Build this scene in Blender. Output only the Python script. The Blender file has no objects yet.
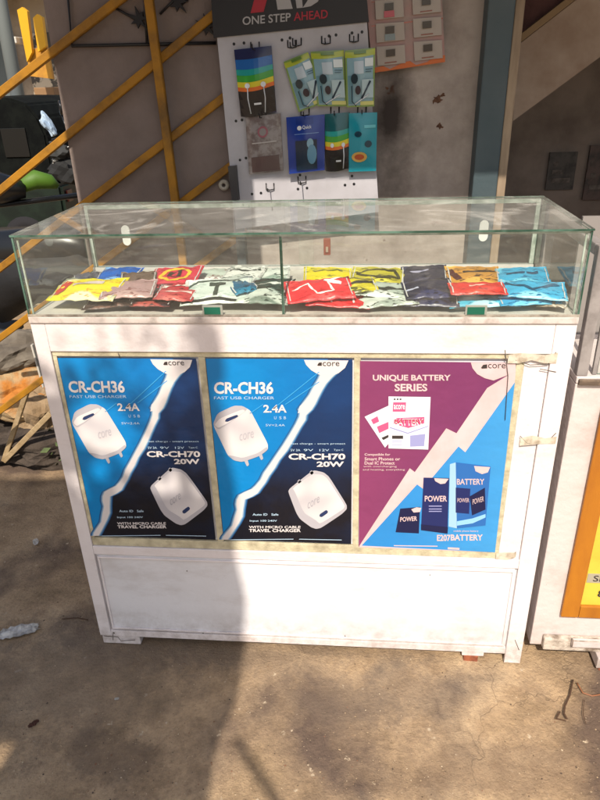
import bpy, bmesh, math, random
from mathutils import Vector, Matrix, noise
random.seed(7)
scene = bpy.context.scene
col = scene.collection
rad = math.radians

# ---------------------------------------------------------------- camera
CAM = Vector((0.142, -1.3306, 1.4702))
R_ = Vector((0.99593892, 0.08526525, -0.02890525))
U_ = Vector((-0.01195993, 0.4435096, 0.89618982))
F_ = Vector((-0.08923361, 0.89220461, -0.44272824))
FPX = 645.7
cam_d = bpy.data.cameras.new('camera'); cam = bpy.data.objects.new('camera', cam_d); col.objects.link(cam)
m = Matrix((R_, U_, -F_)).transposed().to_4x4(); m.translation = CAM
cam.matrix_world = m
cam_d.sensor_fit = 'HORIZONTAL'; cam_d.sensor_width = 36; cam_d.lens = FPX/600*36
cam_d.clip_start = 0.05; cam_d.clip_end = 500
scene.camera = cam

# ---------------------------------------------------------------- sky, sun, exposure
SUN = Vector((0.062, 1.0, -1.15)).normalized()      # direction the light travels
w = bpy.data.worlds.new('World'); scene.world = w; w.use_nodes = True
nt = w.node_tree; nt.nodes.clear()
sky = nt.nodes.new('ShaderNodeTexSky'); sky.sky_type = 'NISHITA'; sky.sun_disc = False
sky.sun_elevation = rad(48.9); sky.sun_rotation = rad(183.5); sky.dust_density = 3.0; sky.air_density = 1.2
bg = nt.nodes.new('ShaderNodeBackground'); bg.inputs['Strength'].default_value = 0.12
out = nt.nodes.new('ShaderNodeOutputWorld')
nt.links.new(sky.outputs[0], bg.inputs[0]); nt.links.new(bg.outputs[0], out.inputs[0])
sl = bpy.data.lights.new('sun', 'SUN'); sl.energy = 4.8; sl.angle = rad(0.6); sl.color = (1.0, 0.90, 0.77)
so = bpy.data.objects.new('sun', sl); col.objects.link(so); so.rotation_euler = SUN.to_track_quat('-Z', 'Y').to_euler()
so.location = (-1, -6, 8)
scene.view_settings.view_transform = 'Standard'; scene.view_settings.look = 'None'
scene.view_settings.exposure = 0.2; scene.view_settings.gamma = 1.0
scene.view_settings.use_curve_mapping = False

# ---------------------------------------------------------------- helpers
def ray(x, y): return F_ + R_*((x-300)/FPX) - U_*((y-400)/FPX)
def atY(x, y, Y):
    d = ray(x, y); return CAM + d*((Y-CAM.y)/d.y)
def atZ(x, y, Z):
    d = ray(x, y); return CAM + d*((Z-CAM.z)/d.z)
def S(h):
    h = h.lstrip('#'); c = [int(h[i:i+2], 16)/255 for i in (0, 2, 4)]
    return tuple(v/12.92 if v <= .04045 else ((v+.055)/1.055)**2.4 for v in c) + (1,)
MATS = {}
def mat(name, c, rough=.7, c2=None, scale=8, lo=.4, hi=.6, bump=0, bscale=60, metal=0, spec=.5, detail=5, stretch=None, coords='Object', fine=0.0, alpha=None, trans=0):
    if name in MATS: return MATS[name]
    M = bpy.data.materials.new(name); M.use_nodes = True; n = M.node_tree.nodes; L = M.node_tree.links
    b = n['Principled BSDF']
    c = S(c) if isinstance(c, str) else c
    b.inputs['Base Color'].default_value = c; b.inputs['Roughness'].default_value = rough
    b.inputs['Metallic'].default_value = metal; b.inputs['Specular IOR Level'].default_value = spec
    tc = n.new('ShaderNodeTexCoord'); mp = n.new('ShaderNodeMapping'); L.new(tc.outputs[coords], mp.inputs[0])
    if stretch: mp.inputs['Scale'].default_value = stretch
    if c2:
        c2 = S(c2) if isinstance(c2, str) else c2
        nz = n.new('ShaderNodeTexNoise'); nz.inputs['Scale'].default_value = scale; nz.inputs['Detail'].default_value = detail
        nz.inputs['Roughness'].default_value = .62
        L.new(mp.outputs[0], nz.inputs['Vector'])
        cr = n.new('ShaderNodeValToRGB'); cr.color_ramp.elements[0].position = lo; cr.color_ramp.elements[1].position = hi
        cr.color_ramp.elements[0].color = c; cr.color_ramp.elements[1].color = c2
        L.new(nz.outputs['Fac'], cr.inputs[0]); L.new(cr.outputs[0], b.inputs['Base Color'])
    if bump:
        nb = n.new('ShaderNodeTexNoise'); nb.inputs['Scale'].default_value = bscale; nb.inputs['Detail'].default_value = 4
        L.new(mp.outputs[0], nb.inputs['Vector'])
        bp = n.new('ShaderNodeBump'); bp.inputs['Strength'].default_value = bump; bp.inputs['Distance'].default_value = .01
        L.new(nb.outputs['Fac'], bp.inputs['Height']); L.new(bp.outputs[0], b.inputs['Normal'])
    if trans: b.inputs['Transmission Weight'].default_value = trans
    MATS[name] = M; return M

def props(o, label=None, cat=None, group=None, kind=None):
    if label: o['label'] = label
    if cat: o['category'] = cat
    if group: o['group'] = group
    if kind: o['kind'] = kind
    return o
def thing(name, label, cat, loc=(0, 0, 0), group=None, rot=(0, 0, 0)):
    o = bpy.data.objects.new(name, None); col.objects.link(o); o.location = loc; o.rotation_euler = rot
    o.empty_display_size = .1
    o['_m'] = 1; del o['_m']
    return props(o, label, cat, group)
class MB:
    """collects geometry (world coordinates) and links it as ONE mesh object"""
    def __init__(s): s.bm = bmesh.new(); s.mats = []
    def mi(s, m):
        if m not in s.mats: s.mats.append(m)
        return s.mats.index(m)
    def box(s, x0, x1, y0, y1, z0, z1, m, bev=0, M=None):
        v = [Vector((x, y, z)) for x in (x0, x1) for y in (y0, y1) for z in (z0, z1)]
        if M is not None: v = [M @ q for q in v]
        b = s.bm; vs = [b.verts.new(q) for q in v]; fs = []
        for f in ((0, 1, 3, 2), (4, 6, 7, 5), (0, 4, 5, 1), (2, 3, 7, 6), (0, 2, 6, 4), (1, 5, 7, 3)):
            fc = b.faces.new([vs[i] for i in f]); fc.material_index = s.mi(m); fs.append(fc)
        if bev:
            ed = list({e for f in fs for e in f.edges})
            bmesh.ops.bevel(b, geom=ed, offset=bev, segments=2, affect='EDGES', profile=.6)
        return s
    def poly(s, pts, m):
        vs = [s.bm.verts.new(p) for p in pts]
        try: f = s.bm.faces.new(vs); f.material_index = s.mi(m)
        except Exception: pass
        return s
    def prism(s, pts, off, m):
        """closed solid: polygon pts extruded by the vector off"""
        off = Vector(off); a = [s.bm.verts.new(p) for p in pts]; b = [s.bm.verts.new(Vector(p)+off) for p in pts]
        n = len(pts); k = s.mi(m)
        for f in [a, list(reversed(b))] + [[a[i], a[(i+1) % n], b[(i+1) % n], b[i]] for i in range(n)]:
            s.bm.faces.new(f).material_index = k
        return s
    def tube(s, pts, r, m, seg=10, cap=True):
        pts = [Vector(p) for p in pts]; rs = r if isinstance(r, (list, tuple)) else [r]*len(pts)
        rings = []; k = s.mi(m); prev = None
        for i, p in enumerate(pts):
            d = (pts[min(i+1, len(pts)-1)] - pts[max(i-1, 0)]).normalized()
            a = prev if prev is not None else (Vector((0, 0, 1)) if abs(d.z) < .9 else Vector((1, 0, 0)))
            a = (a - d*a.dot(d)).normalized(); prev = a; c = d.cross(a)
            rings.append([s.bm.verts.new(p + (a*math.cos(t) + c*math.sin(t))*rs[i]) for t in [2*math.pi*j/seg for j in range(seg)]])
        for A, B in zip(rings, rings[1:]):
            for j in range(seg):
                f = s.bm.faces.new((A[j], A[(j+1) % seg], B[(j+1) % seg], B[j])); f.material_index = k; f.smooth = True
        if cap:
            s.bm.faces.new(list(reversed(rings[0]))).material_index = k; s.bm.faces.new(rings[-1]).material_index = k
        return s
    def disc_ring(s, c, axis, r0, r1, th, m, seg=28):
        """solid ring / wheel rim about an axis"""
        c = Vector(c); ax = Vector(axis).normalized(); a = ax.orthogonal().normalized(); b = ax.cross(a); k = s.mi(m)
        R = []
        for j in range(seg):
            t = 2*math.pi*j/seg; d = a*math.cos(t)+b*math.sin(t)
            R.append([s.bm.verts.new(c+d*r+ax*h) for r, h in ((r0, -th/2), (r1, -th/2*.6), (r1, th/2*.6), (r0, th/2))])
        for j in range(seg):
            A, B = R[j], R[(j+1) % seg]
            for q in range(4):
                f = s.bm.faces.new((A[q], A[(q+1) % 4], B[(q+1) % 4], B[q])); f.material_index = k; f.smooth = True
        return s
    def text(s, string, x0, z0, x1, z1, fr, m, off=0.0, shear=0, skew=0):
        """lettering filling the box x0..x1, z0..z1 of the frame fr(u, v, lift)"""
        cu = bpy.data.curves.new('t', 'FONT'); cu.body = string; cu.offset = off; cu.shear = shear; cu.resolution_u = 3
        ob = bpy.data.objects.new('t', cu); col.objects.link(ob)
        bpy.context.view_layer.update()
        me = bpy.data.meshes.new_from_object(ob.evaluated_get(bpy.context.evaluated_depsgraph_get()))
        xs = [v.co.x for v in me.vertices]; ys = [v.co.y for v in me.vertices]
        ax, bx, ay, by = min(xs), max(xs), min(ys), max(ys); k = s.mi(m)
        vs = []
        for v in me.vertices:
            u = (v.co.x-ax)/(bx-ax); q = (v.co.y-ay)/(by-ay)
            vs.append(s.bm.verts.new(fr(x0+(x1-x0)*u, z0+(z1-z0)*q + skew*u)))
        for p in me.polygons:
            try: s.bm.faces.new([vs[i] for i in p.vertices]).material_index = k
            except Exception: pass
        bpy.data.objects.remove(ob); bpy.data.meshes.remove(me); bpy.data.curves.remove(cu)
        return s
    def build(s, name, parent=None, smooth=False, recalc=True):
        if recalc: bmesh.ops.recalc_face_normals(s.bm, faces=s.bm.faces)
        me = bpy.data.meshes.new(name); s.bm.to_mesh(me); s.bm.free()
        for q in s.mats: me.materials.append(q)
        if smooth:
            for p in me.polygons: p.use_smooth = True
        o = bpy.data.objects.new(name, me); col.objects.link(o)
        if parent is not None:
            o.parent = parent
            # geometry was written in world coordinates: bring it into the parent's space
            root = Matrix.LocRotScale(parent.location, parent.rotation_euler, None)
            q = parent
            while q.parent is not None:
                q = q.parent; root = Matrix.LocRotScale(q.location, q.rotation_euler, None) @ root
            me.transform(root.inverted())
        return o
def solo(o, label, cat, group=None):
    """give a single-mesh thing its origin at its base"""
    vs = [v.co for v in o.data.vertices]
    c = Vector((sum(v.x for v in vs)/len(vs), sum(v.y for v in vs)/len(vs), min(v.z for v in vs)))
    o.data.transform(Matrix.Translation(-c)); o.location = c
    return props(o, label, cat, group)

# ---------------------------------------------------------------- materials
white = mat('white_paint', '#e6dede', .45, '#d8cfce', 5, .45, .8, .12, 90, coords='Object')
white2 = mat('white_paint_panel', '#e2e1e5', .4, '#d3d1d3', 3, .45, .75, .08, 60)
cream = mat('aged_cream_tape', '#cfc6a8', .6, '#a49a80', 30, .4, .7, .2, 150)
grime = mat('grimy_trim', '#a89f93', .7, '#6f675d', 25, .4, .65, .3, 120)
steel = mat('dull_steel', '#8f9090', .4, metal=.8)
black = mat('black_print', '#16161a', .4)
yellow_p = mat('yellow_paint', '#a87410', .6, '#6e4e1c', 9, .45, .7, .2, 50)
wallD = mat('dark_plaster', '#8a7c76', .9, '#6d615b', 3.0, .35, .7, .6, 22, detail=9)
wood = mat('bare_wood', '#94805f', .8, '#6b5940', 14, .4, .7, .3, 60, stretch=(1, 1, .15))
teal_p = mat('teal_paint', '#4c585c', .55, '#3c4c52', 4, .4, .7, .1, 60)

def nodes_of(M): return M.node_tree.nodes, M.node_tree.links, M.node_tree.nodes['Principled BSDF']
def weather(M, low=True):
    """mud splashes towards the foot, scuffs and small chips anywhere"""
    n, L, b = nodes_of(M); src = b.inputs['Base Color'].links[0].from_socket
    tc = n.new('ShaderNodeTexCoord')
    def nz(s_, d=5, ro=.65, st=(1, 1, 1)):
        mp = n.new('ShaderNodeMapping'); mp.inputs['Scale'].default_value = st; L.new(tc.outputs['Object'], mp.inputs[0])
        q = n.new('ShaderNodeTexNoise'); q.inputs['Scale'].default_value = s_; q.inputs['Detail'].default_value = d; q.inputs['Roughness'].default_value = ro; L.new(mp.outputs[0], q.inputs[0]); return q.outputs[0]
    def th(sock, a, b_, v=1.0):
        m_ = n.new('ShaderNodeMapRange'); m_.inputs[1].default_value = a; m_.inputs[2].default_value = b_; m_.inputs[4].default_value = v; L.new(sock, m_.inputs[0]); return m_.outputs[0]
    def mixc(f_, a, c_):
        q = n.new('ShaderNodeMix'); q.data_type = 'RGBA'; L.new(f_, q.inputs[0]); L.new(a, q.inputs[6]); q.inputs[7].default_value = S(c_); return q.outputs[2]
    c = mixc(th(nz(4, 7, .7, (1, 1, 2.5)), .52, .72, .35), src, '#a89a90')
    c = mixc(th(nz(30, 4, .7, (1, 1, 5)), .66, .76, .35), c, '#9a8c80')
    c = mixc(th(nz(55, 4, .75), .75, .78, .8), c, '#5a4c42')
    sp = n.new('ShaderNodeSeparateXYZ'); L.new(tc.outputs['Object'], sp.inputs[0])
    if low:
        g_ = th(sp.outputs[2], .16, .02, .55); a_ = n.new('ShaderNodeMath'); a_.operation = 'MULTIPLY'; L.new(g_, a_.inputs[0]); L.new(th(nz(22, 6, .75), .38, .66), a_.inputs[1])
        c = mixc(a_.outputs[0], c, '#7c6854')
    L.new(c, b.inputs['Base Color'])
weather(white); weather(white2)

def glass_mat(nm='clear_dusty_glass', d0=.015, d1=.08):
    M = bpy.data.materials.new(nm); M.use_nodes = True; n, L = M.node_tree.nodes, M.node_tree.links
    n.clear(); o = n.new('ShaderNodeOutputMaterial')
    tr = n.new('ShaderNodeBsdfTransparent'); tr.inputs[0].default_value = (.975, .99, .98, 1)
    gl = n.new('ShaderNodeBsdfGlossy'); gl.inputs['Roughness'].default_value = .015; gl.inputs[0].default_value = (.95, 1, .98, 1)
    fr = n.new('ShaderNodeFresnel'); fr.inputs['IOR'].default_value = 1.5
    mx = n.new('ShaderNodeMixShader'); geo = n.new('ShaderNodeNewGeometry'); inv = n.new('ShaderNodeMath'); inv.operation = 'SUBTRACT'; inv.inputs[0].default_value = 1.0; L.new(geo.outputs['Backfacing'], inv.inputs[1])
    ff = n.new('ShaderNodeMath'); ff.operation = 'MULTIPLY'; L.new(fr.outputs[0], ff.inputs[0]); L.new(inv.outputs[0], ff.inputs[1])
    L.new(ff.outputs[0], mx.inputs[0]); L.new(tr.outputs[0], mx.inputs[1]); L.new(gl.outputs[0], mx.inputs[2])
    df = n.new('ShaderNodeBsdfDiffuse'); df.inputs[0].default_value = (.75, .72, .66, 1)
    tc = n.new('ShaderNodeTexCoord'); nz = n.new('ShaderNodeTexNoise'); nz.inputs['Scale'].default_value = 6; nz.inputs['Detail'].default_value = 7; nz.inputs['Roughness'].default_value = .7
    mp = n.new('ShaderNodeMapRange'); mp.inputs[1].default_value = .35; mp.inputs[2].default_value = .8; mp.inputs[3].default_value = d0; mp.inputs[4].default_value = d1
    L.new(tc.outputs['Object'], nz.inputs[0]); L.new(nz.outputs[0], mp.inputs[0])
    dd = n.new('ShaderNodeMath'); dd.operation = 'MULTIPLY'; L.new(mp.outputs[0], dd.inputs[0]); L.new(inv.outputs[0], dd.inputs[1])
    sm_ = n.new('ShaderNodeTexNoise'); sm_.inputs['Scale'].default_value = 3.5; sm_.inputs['Detail'].default_value = 3; sm_.inputs['Distortion'].default_value = 2.5; mp_ = n.new('ShaderNodeMapping'); mp_.inputs['Scale'].default_value = (1.6, 1.6, 7); mp_.inputs['Rotation'].default_value = (0, .5, 0)
    L.new(tc.outputs['Object'], mp_.inputs[0]); L.new(mp_.outputs[0], sm_.inputs[0]); sr = n.new('ShaderNodeMapRange'); sr.inputs[1].default_value = .55; sr.inputs[2].default_value = .75; sr.inputs[4].default_value = d1*1.1; L.new(sm_.outputs[0], sr.inputs[0])
    sa_ = n.new('ShaderNodeMath'); sa_.operation = 'ADD'; L.new(mp.outputs[0], sa_.inputs[0]); L.new(sr.outputs[0], sa_.inputs[1]); L.new(sa_.outputs[0], dd.inputs[0])
    m2 = n.new('ShaderNodeMixShader'); L.new(dd.outputs[0], m2.inputs[0]); L.new(mx.outputs[0], m2.inputs[1]); L.new(df.outputs[0], m2.inputs[2])
    L.new(m2.outputs[0], o.inputs[0]); return M
glass = glass_mat(); glass_top = glass_mat('dusty_top_glass', .07, .24)
glass_edge = mat('green_glass_edge', '#2c4a3e', .15, '#5f8072', 12, .4, .6)
silicone = mat('cloudy_sealant', '#b9c4ba', .35, '#8b9a8e', 30, .4, .6)

# ---------------------------------------------------------------- ground
def ground_mat():
    M = mat('dusty_concrete', '#8f7b66', .95); n, L, b = nodes_of(M)
    tc = n.new('ShaderNodeTexCoord')
    def nz(s, d=6, r=.6):
        q = n.new('ShaderNodeTexNoise'); q.inputs['Scale'].default_value = s; q.inputs['Detail'].default_value = d; q.inputs['Roughness'].default_value = r
        L.new(tc.outputs['Object'], q.inputs['Vector']); return q
    def ramp(src, e):
        r = n.new('ShaderNodeValToRGB'); r.color_ramp.elements[0].position = e[0][0]; r.color_ramp.elements[0].color = e[0][1]
        r.color_ramp.elements[1].position = e[-1][0]; r.color_ramp.elements[1].color = e[-1][1]
        for p, c in e[1:-1]: k = r.color_ramp.elements.new(p); k.color = c
        L.new(src, r.inputs[0]); return r
    def mix(f, a, c, mode='MIX'):
        q = n.new('ShaderNodeMix'); q.data_type = 'RGBA'; q.blend_type = mode
        if isinstance(f, float): q.inputs[0].default_value = f
        else: L.new(f, q.inputs[0])
        for i, v in ((6, a), (7, c)):
            if isinstance(v, tuple): q.inputs[i].default_value = v
            else: L.new(v, q.inputs[i])
        return q.outputs[2]
    base = ramp(nz(3.2, 8, .65).outputs[0], [(.3, S('#7d6950')), (.5, S('#a28a6d')), (.7, S('#bba485'))])
    stain = ramp(nz(1.7, 5, .55).outputs[0], [(.52, (0, 0, 0, 1)), (.64, (1, 1, 1, 1))])
    c = mix(stain.outputs[0], base.outputs[0], S('#5d4d42'))
    grain = ramp(nz(95, 4, .7).outputs[0], [(.3, (.68, .66, .64, 1)), (.5, (.97, .97, .97, 1)), (.72, (1.2, 1.18, 1.12, 1))])
    c = mix(.75, c, grain.outputs[0], 'MULTIPLY')
    fleck = ramp(nz(34, 3, .6).outputs[0], [(.68, (0, 0, 0, 1)), (.74, (1, 1, 1, 1))])
    c = mix(fleck.outputs[0], c, S('#b5a48c'))
    # hairline cracks
    warp = n.new('ShaderNodeVectorMath'); warp.operation = 'MULTIPLY_ADD'
    L.new(nz(5, 4, .6).outputs['Color'], warp.inputs[0]); warp.inputs[1].default_value = (.35, .35, 0); L.new(tc.outputs['Object'], warp.inputs[2])
    vo = n.new('ShaderNodeTexVoronoi'); vo.feature = 'DISTANCE_TO_EDGE'; vo.inputs['Scale'].default_value = 2.6; L.new(warp.outputs[0], vo.inputs['Vector'])
    cr = ramp(vo.outputs['Distance'], [(.0, (.6, .6, .6, 1)), (.006, (0, 0, 0, 1))])
    cm = n.new('ShaderNodeMath'); cm.operation = 'MULTIPLY'; L.new(cr.outputs[0], cm.inputs[0])
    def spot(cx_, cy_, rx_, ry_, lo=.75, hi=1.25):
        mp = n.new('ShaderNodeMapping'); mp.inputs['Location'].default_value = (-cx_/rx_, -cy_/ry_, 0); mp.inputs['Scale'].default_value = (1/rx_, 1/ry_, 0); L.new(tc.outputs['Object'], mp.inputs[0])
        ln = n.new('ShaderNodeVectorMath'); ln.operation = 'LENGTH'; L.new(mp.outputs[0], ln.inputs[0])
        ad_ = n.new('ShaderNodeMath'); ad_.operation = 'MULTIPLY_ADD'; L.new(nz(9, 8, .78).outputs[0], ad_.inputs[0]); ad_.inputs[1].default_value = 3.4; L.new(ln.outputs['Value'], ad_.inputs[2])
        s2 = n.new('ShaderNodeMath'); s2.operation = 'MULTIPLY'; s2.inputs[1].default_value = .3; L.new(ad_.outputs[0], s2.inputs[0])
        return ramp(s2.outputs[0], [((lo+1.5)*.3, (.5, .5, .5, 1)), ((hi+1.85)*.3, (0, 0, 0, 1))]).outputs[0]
    L.new(spot(.72, -.2, .3, .3, .9, 1.4), cm.inputs[1])
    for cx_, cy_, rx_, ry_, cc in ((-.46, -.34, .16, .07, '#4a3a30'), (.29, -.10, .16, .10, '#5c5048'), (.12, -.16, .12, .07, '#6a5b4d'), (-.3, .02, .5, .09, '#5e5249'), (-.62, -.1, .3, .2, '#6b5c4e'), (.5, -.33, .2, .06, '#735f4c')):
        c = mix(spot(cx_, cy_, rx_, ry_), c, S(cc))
    mot = ramp(nz(13, 9, .75).outputs[0], [(.36, (.84, .82, .80, 1)), (.5, (1, 1, 1, 1)), (.64, (1.16, 1.15, 1.12, 1))])
    c = mix(.8, c, mot.outputs[0], 'MULTIPLY')
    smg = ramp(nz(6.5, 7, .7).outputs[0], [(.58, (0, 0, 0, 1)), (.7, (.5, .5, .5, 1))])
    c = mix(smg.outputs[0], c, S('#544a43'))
    c = mix(cm.outputs[0], c, S('#3b3029'))
    L.new(c, b.inputs['Base Color'])
    bp = n.new('ShaderNodeBump'); bp.inputs['Strength'].default_value = .7; bp.inputs['Distance'].default_value = .007
    ad = n.new('ShaderNodeMath'); ad.operation = 'ADD'; L.new(nz(14, 8, .7).outputs[0], ad.inputs[0]); L.new(nz(120, 3, .7).outputs[0], ad.inputs[1])
    sb = n.new('ShaderNodeMath'); sb.operation = 'SUBTRACT'; L.new(ad.outputs[0], sb.inputs[0]); L.new(cm.outputs[0], sb.inputs[1])
    L.new(sb.outputs[0], bp.inputs['Height']); L.new(bp.outputs[0], b.inputs['Normal'])
    return M
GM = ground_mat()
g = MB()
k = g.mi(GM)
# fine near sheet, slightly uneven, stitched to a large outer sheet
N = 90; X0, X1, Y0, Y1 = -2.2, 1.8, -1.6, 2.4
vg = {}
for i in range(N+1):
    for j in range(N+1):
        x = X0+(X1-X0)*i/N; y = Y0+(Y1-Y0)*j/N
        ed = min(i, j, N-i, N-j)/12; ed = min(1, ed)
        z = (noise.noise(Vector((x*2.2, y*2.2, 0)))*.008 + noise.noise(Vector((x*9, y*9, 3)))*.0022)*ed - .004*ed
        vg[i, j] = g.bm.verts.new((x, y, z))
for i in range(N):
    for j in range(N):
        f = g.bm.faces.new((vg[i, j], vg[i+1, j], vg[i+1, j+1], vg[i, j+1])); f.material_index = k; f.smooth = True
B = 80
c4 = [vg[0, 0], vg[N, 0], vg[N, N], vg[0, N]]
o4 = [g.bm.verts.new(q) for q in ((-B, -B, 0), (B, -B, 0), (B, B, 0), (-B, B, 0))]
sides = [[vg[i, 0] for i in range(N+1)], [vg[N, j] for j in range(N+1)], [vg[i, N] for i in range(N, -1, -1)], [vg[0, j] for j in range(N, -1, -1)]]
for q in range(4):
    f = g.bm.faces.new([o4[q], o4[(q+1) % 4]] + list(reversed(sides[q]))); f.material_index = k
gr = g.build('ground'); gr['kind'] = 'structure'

# ---------------------------------------------------------------- back walls, roof, pillar, stairs
YW = .80
xL = -.785
def cream_wall_mat():
    M = mat('stained_shadowed_cream_wall', '#b3a79d', .9, bump=.3, bscale=25); n, L, b = nodes_of(M)
    tc = n.new('ShaderNodeTexCoord'); nz = n.new('ShaderNodeTexNoise'); nz.inputs['Scale'].default_value = 5; nz.inputs['Detail'].default_value = 7; nz.inputs['Roughness'].default_value = .65
    L.new(tc.outputs['Object'], nz.inputs[0])
    r = n.new('ShaderNodeValToRGB'); e = r.color_ramp.elements; e[0].position = .3; e[0].color = S('#7f736b'); e[1].position = .62; e[1].color = S('#b3a79e')
    L.new(nz.outputs[0], r.inputs[0])
    # soft shadow of the adapter card, painted into the wall colour
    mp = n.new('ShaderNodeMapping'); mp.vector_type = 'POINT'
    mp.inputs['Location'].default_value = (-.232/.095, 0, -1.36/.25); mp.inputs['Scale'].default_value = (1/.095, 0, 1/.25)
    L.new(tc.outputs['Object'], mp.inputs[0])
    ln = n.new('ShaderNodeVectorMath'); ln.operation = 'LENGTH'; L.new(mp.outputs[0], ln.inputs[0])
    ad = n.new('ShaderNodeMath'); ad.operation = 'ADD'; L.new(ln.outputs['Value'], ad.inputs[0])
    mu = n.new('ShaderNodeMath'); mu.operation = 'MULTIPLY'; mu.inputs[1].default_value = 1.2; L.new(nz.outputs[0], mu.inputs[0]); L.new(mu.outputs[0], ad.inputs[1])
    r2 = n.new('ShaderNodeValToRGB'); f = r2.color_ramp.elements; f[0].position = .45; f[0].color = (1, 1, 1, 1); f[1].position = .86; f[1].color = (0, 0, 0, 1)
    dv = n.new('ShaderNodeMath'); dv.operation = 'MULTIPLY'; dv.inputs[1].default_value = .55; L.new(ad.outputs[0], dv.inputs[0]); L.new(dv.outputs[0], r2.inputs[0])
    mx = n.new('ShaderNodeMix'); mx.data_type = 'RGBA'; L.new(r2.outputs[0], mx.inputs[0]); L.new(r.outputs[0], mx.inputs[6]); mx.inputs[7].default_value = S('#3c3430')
    # rusty chips
    vo = n.new('ShaderNodeTexNoise'); vo.inputs['Scale'].default_value = 17; vo.inputs['Detail'].default_value = 3; L.new(tc.outputs['Object'], vo.inputs[0])
    r3 = n.new('ShaderNodeValToRGB'); r3.color_ramp.elements[0].position = .70; r3.color_ramp.elements[1].position = .74; L.new(vo.outputs[0], r3.inputs[0])
    m3 = n.new('ShaderNodeMix'); m3.data_type = 'RGBA'; L.new(r3.outputs[0], m3.inputs[0]); L.new(mx.outputs[2], m3.inputs[6]); m3.inputs[7].default_value = S('#4a342a')
    L.new(m3.outputs[2], b.inputs['Base Color']); return M
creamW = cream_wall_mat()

solo(MB().box(xL, -.262, YW, YW+.14, 0, 2.6, wallD).build('wall'), 'dark brown-grey plaster wall behind the yellow railing', 'wall')
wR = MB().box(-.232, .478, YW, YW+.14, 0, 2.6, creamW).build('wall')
for cx_, cy_, rr_ in ((437, 100, .012), (443, 95, .007), (440, 126, .008), (387, 88, .004)):
    cc_ = atY(cx_, cy_, YW-.0012); MB().poly([cc_+Vector((math.cos(t)*rr_*(1+1.1*noise.noise(Vector((t*2.3, cx_, .5)))), 0, math.sin(t)*rr_*.9*(1+1.1*noise.noise(Vector((t*2.3, cy_, 5.5)))))) for t in [math.pi*i/8 for i in range(16)]], mat('bare_chip', '#4a3226', .95, '#6b4a38', 60, .4, .6)).build('plaster_chip', wR, recalc=False)
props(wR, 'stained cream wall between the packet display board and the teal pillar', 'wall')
solo(MB().box(-.262, -.232, YW-.03, YW+.12, 0, 2.6, teal_p, .003).build('door_jamb'), 'narrow teal strip up the wall, seen below the packet display board', 'jamb')
pil = MB().box(.478, .550, YW-.07, YW+.15, 0, 2.6, teal_p, .004).build('pillar')
solo(pil, 'square teal painted pillar right of the stained cream wall', 'pillar')
solo(MB().box(.552, .577, YW-.06, YW-.02, 0, 2.6, mat('pale_batten', '#b09c84', .8, '#7d6a56', 14, .4, .7, .3, 60, stretch=(1, 1, .15)), .003).build('wooden_batten'), 'thin beige wooden batten fixed along right edge of teal pillar', 'batten')
for zz, xx in ((1.47, .586), (1.31, .588), (1.2, .588)):
    pass
# roof slab / awning over the shop front, with an added lower valance on the left
roofm = mat('rusty_tin_sheet', '#4a3f38', .7, '#5f4a3c', 4, .4, .6)
rf = thing('awning', 'tin awning over the shop front', 'awning', (1, .9, 2.13))
MB().box(-.83, 3.2, -.05, 3.2, 2.36, 2.40, roofm).build('roof_sheet', rf)
MB().box(-.235, 3.2, -.06, -.045, 2.115, 2.36, roofm).build('fascia', rf)
MB().box(-.83, -.237, -.06, -.045, 1.90, 2.36, roofm).build('shade_valance', rf)  # unseen drop added to keep the sun off the left wall
# back and side of the dark recess under the stairs
darkw = mat('dark_recess_wall', '#857970', .9, '#6a5f57', 3, .4, .6, .2, 30)
solo(MB().box(.58, 3.2, 1.9, 2.0, 0, 2.6, darkw).build('wall'), 'dark wall in the recess under the beige stairs', 'wall')
solo(MB().box(3.1, 3.2, 0.4, 1.898, 0, 2.36, darkw).build('wall'), 'dark side wall closing the recess far right', 'wall')
# stairs: stringer as a thick sloping slab
stm = mat('beige_plaster', '#b3a08e', .9, '#967f6c', 4, .4, .65, .25, 40)
A = [atY(513, 121, .92), atY(600, 57, .92)]
d = (A[1]-A[0]); A2 = A[0]+d*3.4
T0 = atY(518, 45, .92); T1 = T0+d*3.4
st = thing('staircase', 'beige concrete staircase sloping up to the right beyond the pillar', 'staircase', (A[0].x, 1.2, A[0].z))
def cl(p): return Vector((p.x, .92, p.z))
MB().prism([cl(A[0]), cl(A2), cl(T1), cl(T0)], (0, .75, 0), stm).build('stair_slab', st)
t0 = T0 + Vector((0, 0, .003)); t1 = T1 + Vector((0, 0, .003))
n_ = Vector((-d.z, 0, d.x)).normalized()
MB().prism([cl(t0)+Vector((0, -.012, 0)), cl(t1)+Vector((0, -.012, 0)), cl(t1)+n_*.018+Vector((0, -.012, 0)), cl(t0)+n_*.018+Vector((0, -.012, 0))], (0, .76, 0), mat('ochre_edge', '#8a7050', .8)).build('edge_trim', st)
# dark red shutter seen above the stairs
shm = mat('dark_red_cloth', '#3c1d17', .8, '#52302a', 12, .4, .6, .3, 30)
p = [cl(t0)+n_*.02+Vector((.012, .02, 0)), cl(t1)+n_*.02+Vector((0, .02, 0)), Vector((1.9, .94, 2.34)), Vector((.61, .94, 2.34))]
solo(MB().prism(p, (0, .03, 0), shm).build('cloth_sheet'), 'dark red sheet hung above the beige staircase', 'sheet')
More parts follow.
